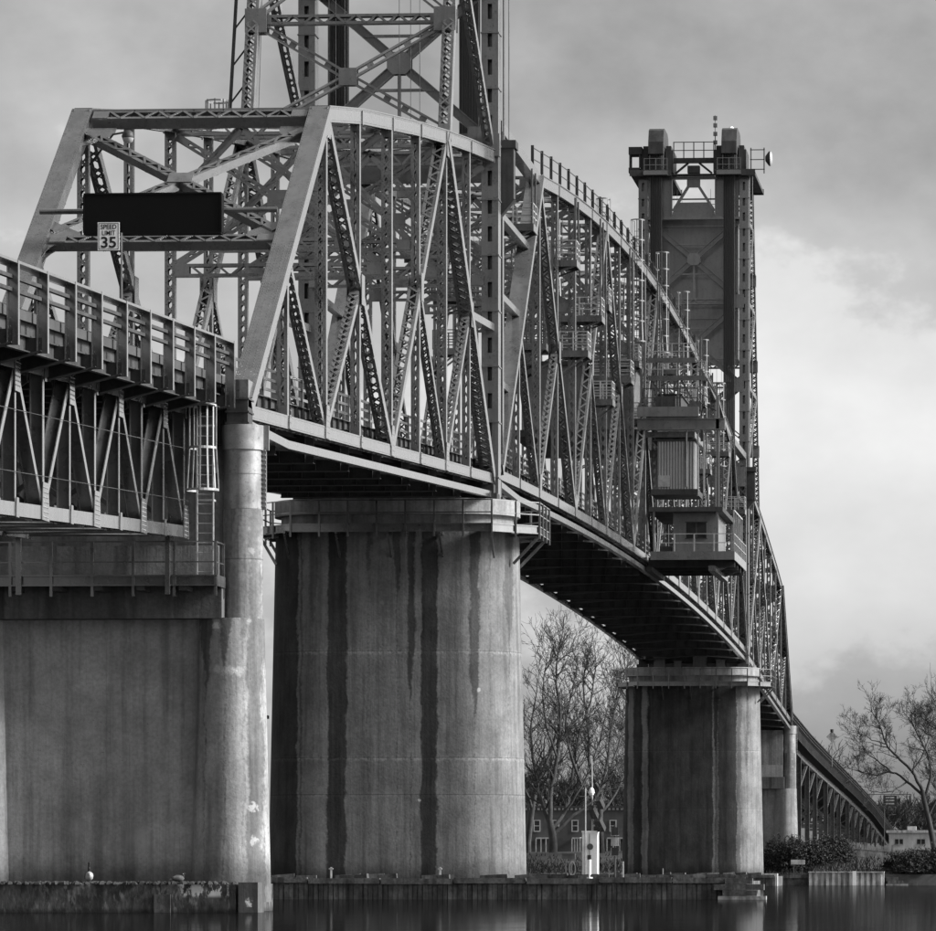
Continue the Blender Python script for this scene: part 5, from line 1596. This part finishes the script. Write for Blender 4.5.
ws = thing('warning_sign', (3.6, 300.0, 15.0), 'pale diamond warning sign on a pole beside the far viaduct parapet', 'sign')
wy = 316.0; wx, wz = None, None
p = at(832, 737, 316.0); ws.location = (p.x, p.y, far_deck(316.0))
mb = MB(); r = 0.66
mb.prism([(p.x - r, p.y, p.z), (p.x, p.y, p.z - r), (p.x + r, p.y, p.z), (p.x, p.y, p.z + r)], (0, 0.04, 0)); part('plate', mb, 'sheet', ws)
mb = MB(); mb.box(p.x - 0.09, p.x + 0.09, p.y - 0.012, p.y - 0.002, p.z - 0.3, p.z + 0.1); mb.prism([(p.x - 0.2, p.y - 0.012, p.z + 0.08), (p.x + 0.2, p.y - 0.012, p.z + 0.08), (p.x, p.y - 0.012, p.z + 0.36)], (0, 0.01, 0)); part('symbol', mb, 'fence', ws)
mb = MB(); mb.loft([circ(p.x, p.y, q, p.z + r + zz, 10) for q, zz in ((0.2, -0.12), (0.2, 0.22))]); part('beacon', mb, 'letter', ws)
mb = MB(); mb.tube((p.x, p.y + 0.06, far_deck(316.0) - 0.4), (p.x, p.y + 0.06, p.z + r), 0.06); part('pole', mb, 'steel_mid', ws)
mb = MB(); mb.box(p.x - 0.06, 3.7, p.y, p.y + 0.12, far_deck(316.0) - 0.5, far_deck(316.0) - 0.35); part('bracket', mb, 'steel_mid', ws)

hs = thing('highway_sign', at(890, 850, 420.0), 'small dark highway sign on tall posts above the far bank', 'sign')
p = at(890, 801, 420.0)
hs.location = (p.x, p.y, ground_z(p.x, p.y))
mb = MB(); mb.box(p.x - 0.95, p.x + 0.95, p.y, p.y + 0.06, p.z - 0.75, p.z + 0.75); part('plate', mb, 'steel_dark', hs)
mb = MB()
for zz in (-0.4, 0.05, 0.45): mb.box(p.x - 0.6, p.x + 0.6, p.y - 0.01, p.y - 0.002, p.z + zz - 0.09, p.z + zz + 0.09)
part('legend', mb, 'sheet', hs)
mb = MB(); mb.tube((p.x - 0.8, p.y + 0.1, ground_z(p.x, p.y) - 0.3), (p.x - 0.8, p.y + 0.1, p.z + 0.9), 0.07); mb.tube((p.x - 7, p.y + 0.12, p.z + 0.9), (p.x + 3, p.y + 0.12, p.z + 0.9), 0.05); part('gantry', mb, 'steel_dark', hs)
mb = MB(); mb.tube((p.x - 7, p.y + 0.12, ground_z(p.x - 7, p.y) - 0.3), (p.x - 7, p.y + 0.12, p.z + 0.9), 0.07); part('gantry_post', mb, 'steel_dark', hs)

# ------------------------------------------------------------------ navigation equipment on the fender
nav = thing('navigation_cabinet', (9.4, -3.4, 0.92), 'tall white equipment cabinet with mast and solar panels on the timber fender', 'cabinet')
p = at(590, 870, -3.6); nx0 = p.x
mb = MB(); mb.box(nx0 - 0.34, nx0 + 0.34, -3.7, -3.1, 0.92, 2.95); mb.box(nx0 - 0.36, nx0 + 0.36, -3.72, -3.08, 2.95, 3.02); nb = part('cabinet', mb, 'white_paint', nav)
mb = MB(); mb.box(nx0 - 0.02, nx0 + 0.0, -3.715, -3.7, 1.0, 2.9); mb.box(nx0 - 0.1, nx0 + 0.06, -3.74, -3.7, 1.75, 1.95); part('door_trim', mb, 'steel_dark', nb)
mb = MB(); mb.loft([[V((nx0 + 0.02 + r*math.cos(2*math.pi*i/12), -3.74 - dy, 2.32 + r*math.sin(2*math.pi*i/12))) for i in range(12)] for r, dy in ((0.14, -0.03), (0.14, 0.02))]); part('gauge', mb, 'steel_mid', nb)
mb = MB(); mb.tube((nx0 - 0.18, -3.8, 0.92), (nx0 - 0.18, -3.8, 4.9), 0.035, n=6); part('mast', mb, 'galvanised', nav)
mb = MB(); mb.tube((nx0 + 0.1, -3.4, 3.0), (nx0 + 0.06, -3.4, 6.2), 0.035, n=6); part('mast', mb, 'galvanised', nav)
mb = MB(); mb.loft([circ(nx0 + 0.05, -3.4, r, z, 10) for r, z in ((0.08, 4.6), (0.13, 4.7), (0.11, 4.85), (0.03, 4.95))]); part('lantern', mb, 'white_paint', nav)
for (dx, z, sz_) in ((0.42, 4.15, 0.36), (0.12, 3.75, 0.4), (0.4, 3.2, 0.46)):
    mb = MB(); mb.prism([(nx0 + dx - sz_*.5, -3.75, z + sz_*.5), (nx0 + dx + sz_*.1, -3.75, z + sz_*.55), (nx0 + dx + sz_*.6, -3.75, z - sz_*.5), (nx0 + dx - sz_*.1, -3.75, z - sz_*.5)], (0.02, 0.35, 0.2)); part('solar_panel', mb, 'solar', nav)
mb = MB(); mb.tube((nx0 + 0.1, -3.45, 4.1), (nx0 + 0.5, -3.6, 4.15), 0.025, n=5); mb.tube((nx0 + 0.1, -3.45, 3.3), (nx0 + 0.5, -3.6, 3.2), 0.025, n=5); part('panel_arm', mb, 'galvanised', nav)
mb = MB(); mb.tube((nx0 + 0.06, -4.3, 0.95), (nx0 + 0.06, -4.3, 1.75), 0.07, n=8); mb.loft([circ(nx0 + 0.06, -4.3, r, z, 8) for r, z in ((0.16, 0.92), (0.16, 0.98))])
solo('bollard', mb, 'white_paint', (nx0 + 0.06, -4.3, 0.92), 'white mooring bollard in front of the white equipment cabinet', 'bollard')
p = at(569, 870, -3.9)
bx = thing('signal_stand', (p.x, -3.9, 0.92), 'low metal stand with round signal lamp left beside the white cabinet', 'signal')
mb = MB(); mb.box(p.x - 0.3, p.x + 0.28, -4.1, -3.6, 1.78, 1.98); mb.box(p.x - 0.3, p.x + 0.28, -4.12, -3.58, 1.98, 2.02); part('box', mb, 'steel_mid', bx)
pieces('leg', [MB().tube((p.x + d_, -3.85, 0.92), (p.x + d_, -3.85, 1.8), 0.04, n=6) for d_ in (0.1, -0.15)], 'steel_mid', bx)
mb = MB(); mb.loft([[V((p.x + 0.16 + 0.15*math.cos(2*math.pi*i/14)*k, -4.0, 1.36 + 0.36*math.sin(2*math.pi*i/14)*k)) for i in range(14)] for k in (1.0, 0.75)], cap=False); part('hoop', mb, 'galvanised', bx)
p = at(615, 870, -3.9)
sg_ = thing('marker_post', (p.x, -3.9, 0.92), 'dark post with stacked signal plates standing on the timber fender', 'signal')
mb = MB(); mb.tube((p.x, -3.9, 0.9), (p.x, -3.9, 3.3), 0.05, n=6); part('post', mb, 'steel_dark', sg_)
for z in (2.1, 2.55, 3.0):
    mb = MB(); mb.box(p.x - 0.16, p.x + 0.16, -3.99, -3.95, z - 0.18, z + 0.18); pl_ = part('plate', mb, 'steel_dark' if z != 2.55 else 'sheet', sg_)
    mb = MB(); mb.box(p.x - 0.17, p.x + 0.17, -4.0, -3.94, z - 0.2, z - 0.18); mb.box(p.x - 0.17, p.x - 0.15, -4.0, -3.94, z - 0.18, z + 0.18); part('rim', mb, 'sheet', pl_)
def t_post(u, y, label, h=0.5, arm=True, z0=0.92):
    p = at(u, 872, y)
    mb = MB(); mb.box(p.x - 0.035, p.x + 0.035, y - 0.035, y + 0.035, z0, z0 + h)
    if arm: mb.box(p.x - 0.09, p.x + 0.09, y - 0.04, y + 0.04, z0 + h - 0.1, z0 + h - 0.05)
    solo('fender_marker', mb, 'marker', (p.x, y, z0), label, 'marker post', 'small white markers on the fenders')
t_post(331, -4.4, 'small white cross marker on fender below the broad pier, nearest the twin-column pier')
t_post(440, -4.4, 'small white cross marker on fender below the middle of the broad pier')
t_post(623, -4.2, 'small white stake on fender beside the stacked signal plates', 0.75, False)
t_post(663, FAR_T - 4.4, 'small white stake below the distant lift pier', 0.5, False)
p = at(798, 866, 174.5)
ns = thing('bank_notice', (p.x, 174.5, ground_z(p.x, 174.5)), 'pale notice board on two legs on the bank below the shrubs', 'sign')
mb = MB(); mb.box(p.x - 0.6, p.x + 0.6, 174.45, 174.5, 1.75, 2.15); part('board', mb, 'sheet', ns)
pieces('leg', [MB().box(p.x + q - 0.05, p.x + q + 0.05, 174.5, 174.56, 0.6, 2.1) for q in (-0.35, 0.35)], 'steel_mid', ns)

# ------------------------------------------------------------------ geese on the footing
def ell(mb, c, rx, ry, rz, n=12, m=8, tilt=0.0, taper=0.0):
    rings = []
    for j in range(m + 1):
        t = -1 + 2 * j / m
        k = math.sqrt(max(0.0, 1 - t*t)) + 0.02
        xx = t * rx
        kk = k * (1 - taper * t)
        rings.append([V((c[0] + xx*math.cos(tilt) - (rz*kk*math.sin(2*math.pi*i/n))*math.sin(tilt), c[1] + ry*kk*math.cos(2*math.pi*i/n), c[2] + xx*math.sin(tilt) + rz*kk*math.sin(2*math.pi*i/n)*math.cos(tilt))) for i in range(n)])
    mb.loft(rings)
def goose(u, y, z, label, upright, turn, size, d=1):
    p = at(u, 870, y); x = p.x
    g = thing('goose', (x, y, z), label, 'goose', 'geese on the pier footing')
    mb = MB()
    ell(mb, (x, y, z + 0.32), 0.36, 0.17, 0.19, tilt=0.25*d if upright else 0.0, taper=-0.15*d)
    part('body', mb, 'goose_brown' if not upright else 'goose_white', g, True)
    mb = MB()
    if upright: pts = [(x + 0.20*d*.3, y, z + 0.40, .095), (x + 0.05*d, y, z + 0.58, .06), (x + 0.04*d, y, z + 0.74, .045), (x + 0.03*d, y, z + 0.86, .045)]
    else: pts = [(x + 0.22*d, y, z + 0.38, .09), (x + 0.34*d, y, z + 0.50, .06), (x + 0.28*d, y, z + 0.56, .05)]
    for a, b in zip(pts[:-1], pts[1:]): mb.tube(a[:3], b[:3], a[3], b[3], 8)
    part('neck', mb, 'goose_black', g, True)
    hx, hz = pts[-1][0], pts[-1][2]
    mb = MB(); ell(mb, (hx + 0.03*d, y, hz + 0.03), 0.085, 0.055, 0.06); hd = part('head', mb, 'goose_black', g, True)
    mb = MB(); mb.tube((hx + 0.10*d, y, hz + 0.025), (hx + 0.19*d, y, hz + 0.005), 0.03, 0.012, 6); part('bill', mb, 'goose_black', hd)
    mb = MB(); ell(mb, (hx + 0.0*d, y - 0.035, hz + 0.01), 0.04, 0.03, 0.035); part('cheek_patch', mb, 'goose_white', hd, True)
    for q in (-1, 1):
        mb = MB(); ell(mb, (x - 0.08*d, y + q*0.13, z + 0.34), 0.30, 0.06, 0.12, tilt=0.2*d if upright else 0.0); part('wing', mb, 'goose_brown', g, True)
        mb = MB(); mb.tube((x - 0.02, y + q*0.07, z), (x - 0.02, y + q*0.07, z + 0.22), 0.018, n=6); mb.box(x - 0.05, x + 0.07, y + q*0.07 - 0.04, y + q*0.07 + 0.04, z, z + 0.015); part('leg', mb, 'goose_black', g)
    mb = MB(); ell(mb, (x - 0.36*d, y, z + 0.27), 0.12, 0.08, 0.04); part('tail', mb, 'goose_white', g, True)
    g.rotation_euler = (0, 0, math.radians(turn)); g.scale = (size, size, size)
    return g
goose(89, -64.3, 0.86, 'goose standing upright with pale breast on the pier footing', True, -72, 0.72)
goose(178, -64.2, 0.86, 'goose crouched low with tucked neck on the pier footing', False, 15, 0.55)

# ------------------------------------------------------------------ trees
def bare_tree(name, base, h, seed, label, mat='bark', levels=5, spread=0.55, lean=(0, 0), fork=0.3, rmin=0.022, nb=(3, 4), group='bare winter trees', thick=0.015):
    r = random.Random(seed)
    root = thing(name, base, label, 'tree', group)
    tr, cr2 = MB(), MB()
    def branch(p, d, length, rad, lev):
        n = 5 if lev < 2 else (4 if lev < 4 else 3)
        pts = [p]; dirs = []
        q = p.copy(); dd = d.copy()
        for i in range(n):
            wob = 0.16 + 0.07 * lev
            dd = (dd + V((r.uniform(-wob, wob), r.uniform(-wob, wob), r.uniform(-wob*0.6, wob) + (0.05 if lev > 1 else 0)))).normalized()
            q = q + dd * (length / n); pts.append(q.copy()); dirs.append(dd.copy())
        end = rad * (0.62 if lev == 0 else 0.4)
        mb_ = tr if lev < 2 else cr2
        rm = rmin * (1.0 if lev < 4 else 0.75)
        mb_.sweep(pts, [max(rm, lerp(rad, end, i/n)) for i in range(n + 1)], 7 if lev < 2 else (4 if lev < 3 else 3))
        if lev >= levels: return
        k = r.randint(*nb) + (1 if lev >= 1 else 0)
        for j in range(k):
            t = fork + (1 - fork) * (j + r.uniform(0.2, 0.9)) / k if lev == 0 else r.uniform(0.2, 1.0)
            f = t * n; i = min(n - 1, int(f)); pp = pts[i].lerp(pts[i+1], f - i)
            ang = r.uniform(0.45, 1.05) * (spread / 0.55)
            az_ = r.uniform(0, 2*math.pi)
            dd0 = dirs[i]
            t1 = dd0.cross(V((0.3, 0.9, 0.2))).normalized(); t2 = dd0.cross(t1)
            nd = (dd0 * math.cos(ang) + (t1 * math.cos(az_) + t2 * math.sin(az_)) * math.sin(ang) + V((0, 0, 0.12))).normalized()
            branch(pp, nd, length * r.uniform(0.55, 0.84) * (1.0 if lev else 1.0), max(rmin, lerp(rad, end, t) * r.uniform(0.5, 0.72)), lev + 1)
        branch(pts[-1], dirs[-1], length * 0.62, end, lev + 1)
    branch(V(base) - Z_*0.3, V((lean[0], lean[1], 1)).normalized(), h * 0.34, h * thick, 0)
    part('trunk', tr, mat, root, smooth=True)
    part('crown', cr2, mat, root)
    return root
def gp(u, y):
    p = at(u, 870, y); return V((p.x, y, ground_z(p.x, y)))
def limbed_tree(name, y, limbs, r0, seed, label, mat, levels=4, twig=2.2, rmin=0.02, dens=2.2, group='bare winter trees', squash=0.93, thin=0.8):
    """tree whose main limbs were surveyed; limbs = list of (radius, [(u, v), ...]) at road distance y"""
    r = random.Random(seed)
    vb = limbs[0][1][0][1]
    limbs = [(ra * thin, [(u, vb - (vb - v) * squash) for u, v in uv]) for ra, uv in limbs]
    L0 = limbs[0][1][0]; base = at(L0[0], L0[1], y); base.z = ground_z(base.x, base.y)
    root = thing(name, base, label, 'tree', group)
    tr, cr2 = MB(), MB()
    def twig_(p, d, length, rad, lev):
        n = 3; pts = [p]; q = p.copy(); dd = d.copy()
        for i in range(n):
            w = 0.22 + 0.05 * lev
            dd = (dd + V((r.uniform(-w, w), r.uniform(-w, w), r.uniform(-w*0.7, w*1.1)))).normalized()
            q = q + dd * (length / n); pts.append(q.copy())
        cr2.sweep(pts, [max(rmin * (1 - 0.3*i/n), lerp(rad, rad*0.4, i/n)) for i in range(n + 1)], 4 if lev < 2 else 3)
        if lev >= levels: return
        for j in range(r.randint(2, 3)):
            f = r.uniform(0.25, 1.0) * n; i = min(n - 1, int(f)); pp = pts[i].lerp(pts[i+1], f - i)
            ax = (pts[i+1] - pts[i]).normalized()
            t1 = ax.cross(V((0.3, 0.9, 0.2))).normalized(); t2 = ax.cross(t1); az_ = r.uniform(0, 6.283); an = r.uniform(0.4, 0.95)
            nd = (ax*math.cos(an) + (t1*math.cos(az_) + t2*math.sin(az_))*math.sin(an) + V((0, 0, 0.1))).normalized()
            twig_(pp, nd, length * r.uniform(0.55, 0.85), rad * 0.5, lev + 1)
    ALL = []
    for li, (rad, uv) in enumerate(limbs):
        P = []; yy = y + (r.uniform(-1, 1) if li else 0); dy = r.uniform(-1.4, 1.4) if li else 0.1
        for k, (u, v) in enumerate(uv):
            P.append(at(u, v, y + (dy * k if li else 0)))
        if li == 0: P[0].z = base.z - 0.3
        else: P[0] = min(ALL, key=lambda c: (c - P[0]).length).copy()
        # smooth subdivision
        Q = []
        for k in range(len(P) - 1):
            p0 = P[max(0, k-1)]; p1 = P[k]; p2 = P[k+1]; p3 = P[min(len(P)-1, k+2)]
            for s_ in range(4):
                w = s_ / 4
                Q.append(0.5 * ((2*p1) + (p2 - p0)*w + (2*p0 - 5*p1 + 4*p2 - p3)*w*w + (3*p1 - p0 - 3*p2 + p3)*w*w*w) + (V((r.uniform(-.06, .06), r.uniform(-.06, .06), r.uniform(-.06, .06))) if li and (k or s_) else V((0, 0, 0))))
        Q.append(P[-1])
        n = len(Q) - 1; e = 0.7 if li == 0 else 0.22
        tr.sweep(Q, [max(rmin, rad*lerp(1, e, i/n) * (1.35 if li == 0 and i == 0 else 1.0)) for i in range(n + 1)])
        ALL += Q
        if li == 0: continue
        tot = sum((Q[i+1] - Q[i]).length for i in range(n))
        for k in range(int(tot * dens)):
            f = (r.random() ** 0.8) * 0.85 + 0.15; i = min(n - 1, int(f * n)); pp = Q[i].lerp(Q[i+1], r.random())
            ax = (Q[i+1] - Q[i]).normalized(); t1 = ax.cross(V((0.3, 0.9, 0.2))).normalized(); t2 = ax.cross(t1); az_ = r.uniform(0, 6.283); an = r.uniform(0.5, 1.15)
            nd = (ax*math.cos(an) + (t1*math.cos(az_) + t2*math.sin(az_))*math.sin(an) + V((0, 0, 0.2))).normalized()
            twig_(pp, nd, twig * r.uniform(0.5, 1.2), max(rmin, rad * lerp(0.45, 0.2, f)), 1)
        twig_(Q[-1], (Q[-1] - Q[-2]).normalized(), twig, rad * 0.22, 1)
    part('trunk', tr, mat, root, smooth=True); part('crown', cr2, mat, root)
    return root
limbed_tree('bare_tree', 205.0, [(0.42, [(936, 862), (931, 826), (925, 795), (922, 780)]),
    (0.20, [(923, 784), (907, 770), (892, 759), (875, 762), (856, 757)]), (0.22, [(922, 780), (911, 757), (897, 741), (886, 726), (880, 706), (873, 692)]),
    (0.20, [(924, 788), (931, 757), (925, 733), (916, 712), (911, 694)]), (0.20, [(928, 806), (944, 772), (951, 737), (947, 702)]),
    (0.12, [(892, 759), (880, 748), (868, 738), (860, 722)]), (0.12, [(907, 770), (893, 780), (878, 782), (864, 776)]), (0.12, [(911, 757), (921, 742), (929, 716), (934, 696)]), (0.1, [(886, 726), (872, 722), (862, 712)])],
    0.4, 3, 'large spreading bare tree on the far bank beside the viaduct', 'bark', 5, 1.5, 0.011, 2.2, squash=0.87, thin=0.7)
limbed_tree('bare_tree', 255.0, [(0.62, [(553, 860), (553, 838), (550, 818)]),
    (0.30, [(550, 820), (541, 795), (534, 760), (531, 720), (537, 678)]), (0.34, [(550, 818), (551, 790), (557, 750), (560, 705), (556, 660), (561, 625)]),
    (0.30, [(552, 826), (566, 806), (572, 770), (578, 730), (590, 690), (596, 650)]), (0.26, [(553, 830), (574, 812), (594, 796), (608, 768), (620, 730), (624, 695)]),
    (0.18, [(566, 806), (582, 780), (596, 745), (606, 705), (612, 668)]), (0.18, [(557, 750), (546, 715), (543, 675), (548, 640)]), (0.2, [(572, 770), (566, 725), (572, 680), (578, 640)])],
    0.6, 8, 'large bare tree with wide crown between the broad pier and the distant lift pier', 'bark_hazed', 4, 2.6, 0.019, 1.9)
limbed_tree('bare_tree', 285.0, [(0.5, [(602, 858), (600, 820), (601, 790)]),
    (0.28, [(601, 792), (590, 760), (588, 720), (583, 675), (588, 640)]), (0.28, [(601, 790), (608, 750), (612, 710), (620, 675), (628, 650)]), (0.2, [(600, 815), (615, 790), (626, 760), (634, 720)]), (0.2, [(601, 800), (586, 785), (572, 755), (566, 720)])],
    0.5, 15, 'tall slender bare tree behind the white equipment cabinet', 'bark_hazed', 4, 2.5, 0.019, 1.7)
bare_tree('bare_tree', gp(630, 320), 22, 37, 'bare tree standing close against the distant lift pier', 'bark_hazed', 5, 0.55, (-0.05, 0), rmin=0.02, nb=(2, 2))
bare_tree('bare_tree', gp(528, 290), 26, 41, 'bare tree half hidden behind the broad stained pier', 'bark_hazed', 5, 0.55, (0.05, 0), rmin=0.02, nb=(2, 2))
bare_tree('bare_tree', gp(962, 230), 22.0, 63, 'bare tree behind the large spreading tree on the far bank', 'bark', 5, 0.62, (-0.05, 0), rmin=0.018, nb=(2, 3))
bare_tree('bare_tree', gp(797, 420), 22, 71, 'far bare treetop just above the viaduct parapet', 'bark_hazed', 4, 0.5, (0, 0), rmin=0.04)
rr_ = random.Random(9)
for k in range(13):
    u = 870 + k * 8 + rr_.uniform(-5, 5)
    bare_tree('distant_tree', gp(u, 560 + rr_.uniform(-30, 60)), rr_.uniform(10, 15), 100 + k, 'small hazy bare tree in the row beyond the white building', 'bark_hazed', 4, 0.5, (0, 0), rmin=0.05, group='row of distant bare trees')
for k in range(9):
    u = 515 + k * 15 + rr_.uniform(-5, 5)
    bare_tree('distant_tree', gp(u, 420 + rr_.uniform(-20, 60)), rr_.uniform(13, 20), 200 + k, 'bare tree in the row behind the brick terrace', 'bark_hazed', 4, 0.5, (0, 0), rmin=0.045, group='row of trees behind the terrace')

def shrub(name, base, rx, ry, h, n, seed, label, group=None):
    r = random.Random(seed)
    root = thing(name, base, label, 'shrub', group)
    st, fo = MB(), MB()
    b = V(base)
    for k in range(n):
        a = r.uniform(0, 2*math.pi); e = math.acos(r.uniform(0.0, 1.0)); q = r.uniform(0.55, 1.05) * (1 + 0.22 * math.sin(3*a + seed) * math.sin(e*2))
        tip = b + V((rx * math.sin(e) * math.cos(a) * q, ry * math.sin(e) * math.sin(a) * q, h * math.cos(e) * q + 0.1))
        st0 = b + V((rx*0.45*math.cos(a)*r.random(), ry*0.45*math.sin(a)*r.random(), 0))
        midp = st0.lerp(tip, 0.55) + V((r.uniform(-.2, .2), r.uniform(-.2, .2), r.uniform(0, .35)))
        if k % 6 == 0: st.tube(st0, midp, 0.03, 0.02, 3, cap=False)
        fo.tube(midp, tip, 0.02, 0.012, 3, cap=False)
        for j in range(5):
            c = midp.lerp(tip, r.uniform(0.1, 1.0)); d = V((r.uniform(-1, 1), r.uniform(-1, 1), r.uniform(-0.4, 1))).normalized() * r.uniform(0.12, 0.32)
            u_ = d.cross(V((r.uniform(-1, 1), r.uniform(-1, 1), 0.3))).normalized() * 0.05
            i0 = len(fo.v); fo.v += [tuple(c), tuple(c + d*0.5 + u_), tuple(c + d), tuple(c + d*0.5 - u_)]; fo.f.append((i0, i0+1, i0+2, i0+3))
    part('stems', st, 'bark', root); part('foliage', fo, 'shrub', root)
    return root
for k, (u, y, rx, h, lb) in enumerate(((788, 180, 2.3, 3.0, 'dense dark shrub at the foot of the pale twin-column pier'), (812, 182, 2.6, 2.7, 'dark tangled shrub under the far viaduct'), (833, 184, 2.0, 2.3, 'rounded dark shrub beside the board fence'),
                                       (775, 183, 1.6, 2.2, 'dark shrub hard against the distant lift pier'), (922, 172.5, 2.6, 2.0, 'low dark bush on the water edge beyond the river wall'), (905, 175, 1.9, 1.7, 'low scrub at the end of the pale river wall'), (948, 174, 2.6, 2.4, 'dark bush on the bank under the spreading tree'))):
    b = gp(u, y); b.z -= 0.15
    shrub('shrub', b, rx, rx*0.9, h, 1500, 300 + k, lb, 'shrubs on the far bank')
# rough grass along the bank
r = random.Random(77)
mb = MB()
for k in range(9000):
    x = r.uniform(-60, 30); y = bank_y(x) + abs(r.gauss(0, 9)) + 0.3
    z = ground_z(x, y); hgt = r.uniform(0.15, 0.55); dx = r.uniform(-.25, .25); w = 0.05
    i0 = len(mb.v); mb.v += [(x - w, y, z - 0.05), (x + w, y, z - 0.05), (x + dx, y + r.uniform(-.2, .2), z + hgt)]; mb.f.append((i0, i0+1, i0+2))
solo('bank_grass', mb, 'shrub', (0, 190, 0), 'rough dark grass along the far river bank', 'grass', kind='stuff')

# ------------------------------------------------------------------ houses on the far bank
ter = thing('brick_terrace', gp(580, 330), 'long low brick terrace with white-framed windows behind the bare trees', 'building')
pa, pb = at(500, 850, 330), at(662, 808, 330)
bx0, bx1, bz0, bz1, by = pa.x, pb.x, ground_z(pa.x, 330) - 0.4, pb.z, 330.0
mb = MB(); mb.box(bx0, bx1, by, by + 9, bz0, bz1); part('wall', mb, 'brick', ter)
mb = MB(); mb.box(bx0 - 0.2, bx1 + 0.2, by - 0.2, by + 9.2, bz1, bz1 + 0.25); part('roof', mb, 'roof', ter)
mb = MB(); x = bx0
while x < bx1: mb.box(x, x + 0.28, by - 0.12, by, bz1 - 0.25, bz1); x += 0.5
part('dentil_cornice', mb, 'trim', ter)
for u in (515, 537, 556, 575, 595, 613, 640):
    q = at(u, 826, by - 0.02)
    mb = MB(); mb.box(q.x - 0.3, q.x + 0.3, by - 0.03, by - 0.003, q.z - 0.62, q.z + 0.62); wdw = part('window', mb, 'glass', ter)
    mb = MB()
    for a in ((-0.42, -0.3, -0.7, 0.7), (0.3, 0.42, -0.7, 0.7), (-0.3, 0.3, 0.6, 0.7), (-0.3, 0.3, -0.72, -0.6), (-0.3, 0.3, -0.04, 0.04)):
        mb.box(q.x + a[0], q.x + a[1], by - 0.08, by - 0.032, q.z + a[2], q.z + a[3])
    part('frame', mb, 'trim', wdw)
for u0, u1 in ((536, 551), (572, 580), (607, 626)):
    a, b = at(u0, 838, by - 2.0), at(u1, 838, by - 2.0)
    mb = MB(); mb.box(a.x, b.x, by - 2.05, by - 2.0, a.z - 0.12, a.z + 0.05)
    for i in range(4):
        xx = lerp(a.x, b.x, i/3); mb.box(xx - 0.06, xx + 0.06, by - 2.06, by - 1.99, ground_z(xx, by - 2) - 0.3, a.z - 0.12)
    mb.box(a.x, b.x, by - 2.0, by, a.z - 0.02, a.z + 0.05)
    part('porch', mb, 'trim', ter)

wb = thing('white_building', gp(915, 300), 'low white flat-roofed building behind the fence on the far bank', 'building')
pa, pb = at(889, 850, 300), at(975, 833, 300)
bx0, bx1, by = pa.x, pb.x, 300.0
zg = ground_z(bx0, by) - 0.4
mb = MB(); mb.box(bx0, bx1, by, by + 10, zg, pb.z); part('wall', mb, 'plaster', wb)
mb = MB(); mb.box(bx0 - 0.3, bx1 + 0.3, by - 0.3, by + 10.3, pb.z, pb.z + 0.3); mb.box(bx0 + 2.0, bx0 + 3.0, by + 2, by + 3, pb.z + 0.3, pb.z + 0.75); part('roof', mb, 'sheet', wb)
for u in (899, 921, 940):
    q = at(u, 842, by); mb = MB(); mb.box(q.x - 0.45, q.x + 0.45, by - 0.03, by - 0.002, q.z - 0.25, q.z + 0.3); wdw = part('window', mb, 'glass', wb)
    mb = MB(); mb.box(q.x - 0.05, q.x + 0.05, by - 0.06, by - 0.031, q.z - 0.25, q.z + 0.3); mb.box(q.x - 0.5, q.x + 0.5, by - 0.08, by - 0.031, q.z - 0.32, q.z - 0.25); part('frame', mb, 'fence', wdw)
mb = MB()
fn = thing('board_fence', gp(866, 192), 'weathered board fence along the top of the far bank', 'fence')
pme = shared('board', MB().box(-0.075, 0.075, -0.012, 0.012, 0, 1.35), 'fence')
r = random.Random(3)
a, b = gp(843, 192), gp(893, 188)
for i in range(30):
    p = a.lerp(b, i/29); p.z = ground_z(p.x, p.y) - 0.1
    o = place('board', pme, fn, p); o.scale = (1, 1, r.uniform(0.75, 1.05)); o.rotation_euler = (0, r.uniform(-.05, .05), 0)
mb = MB(); mb.beam((a.x, a.y + 0.03, a.z + 0.6), (b.x, b.y + 0.03, b.z + 0.6), Z_, 0.1, 0.05); part('rail', mb, 'fence', fn)
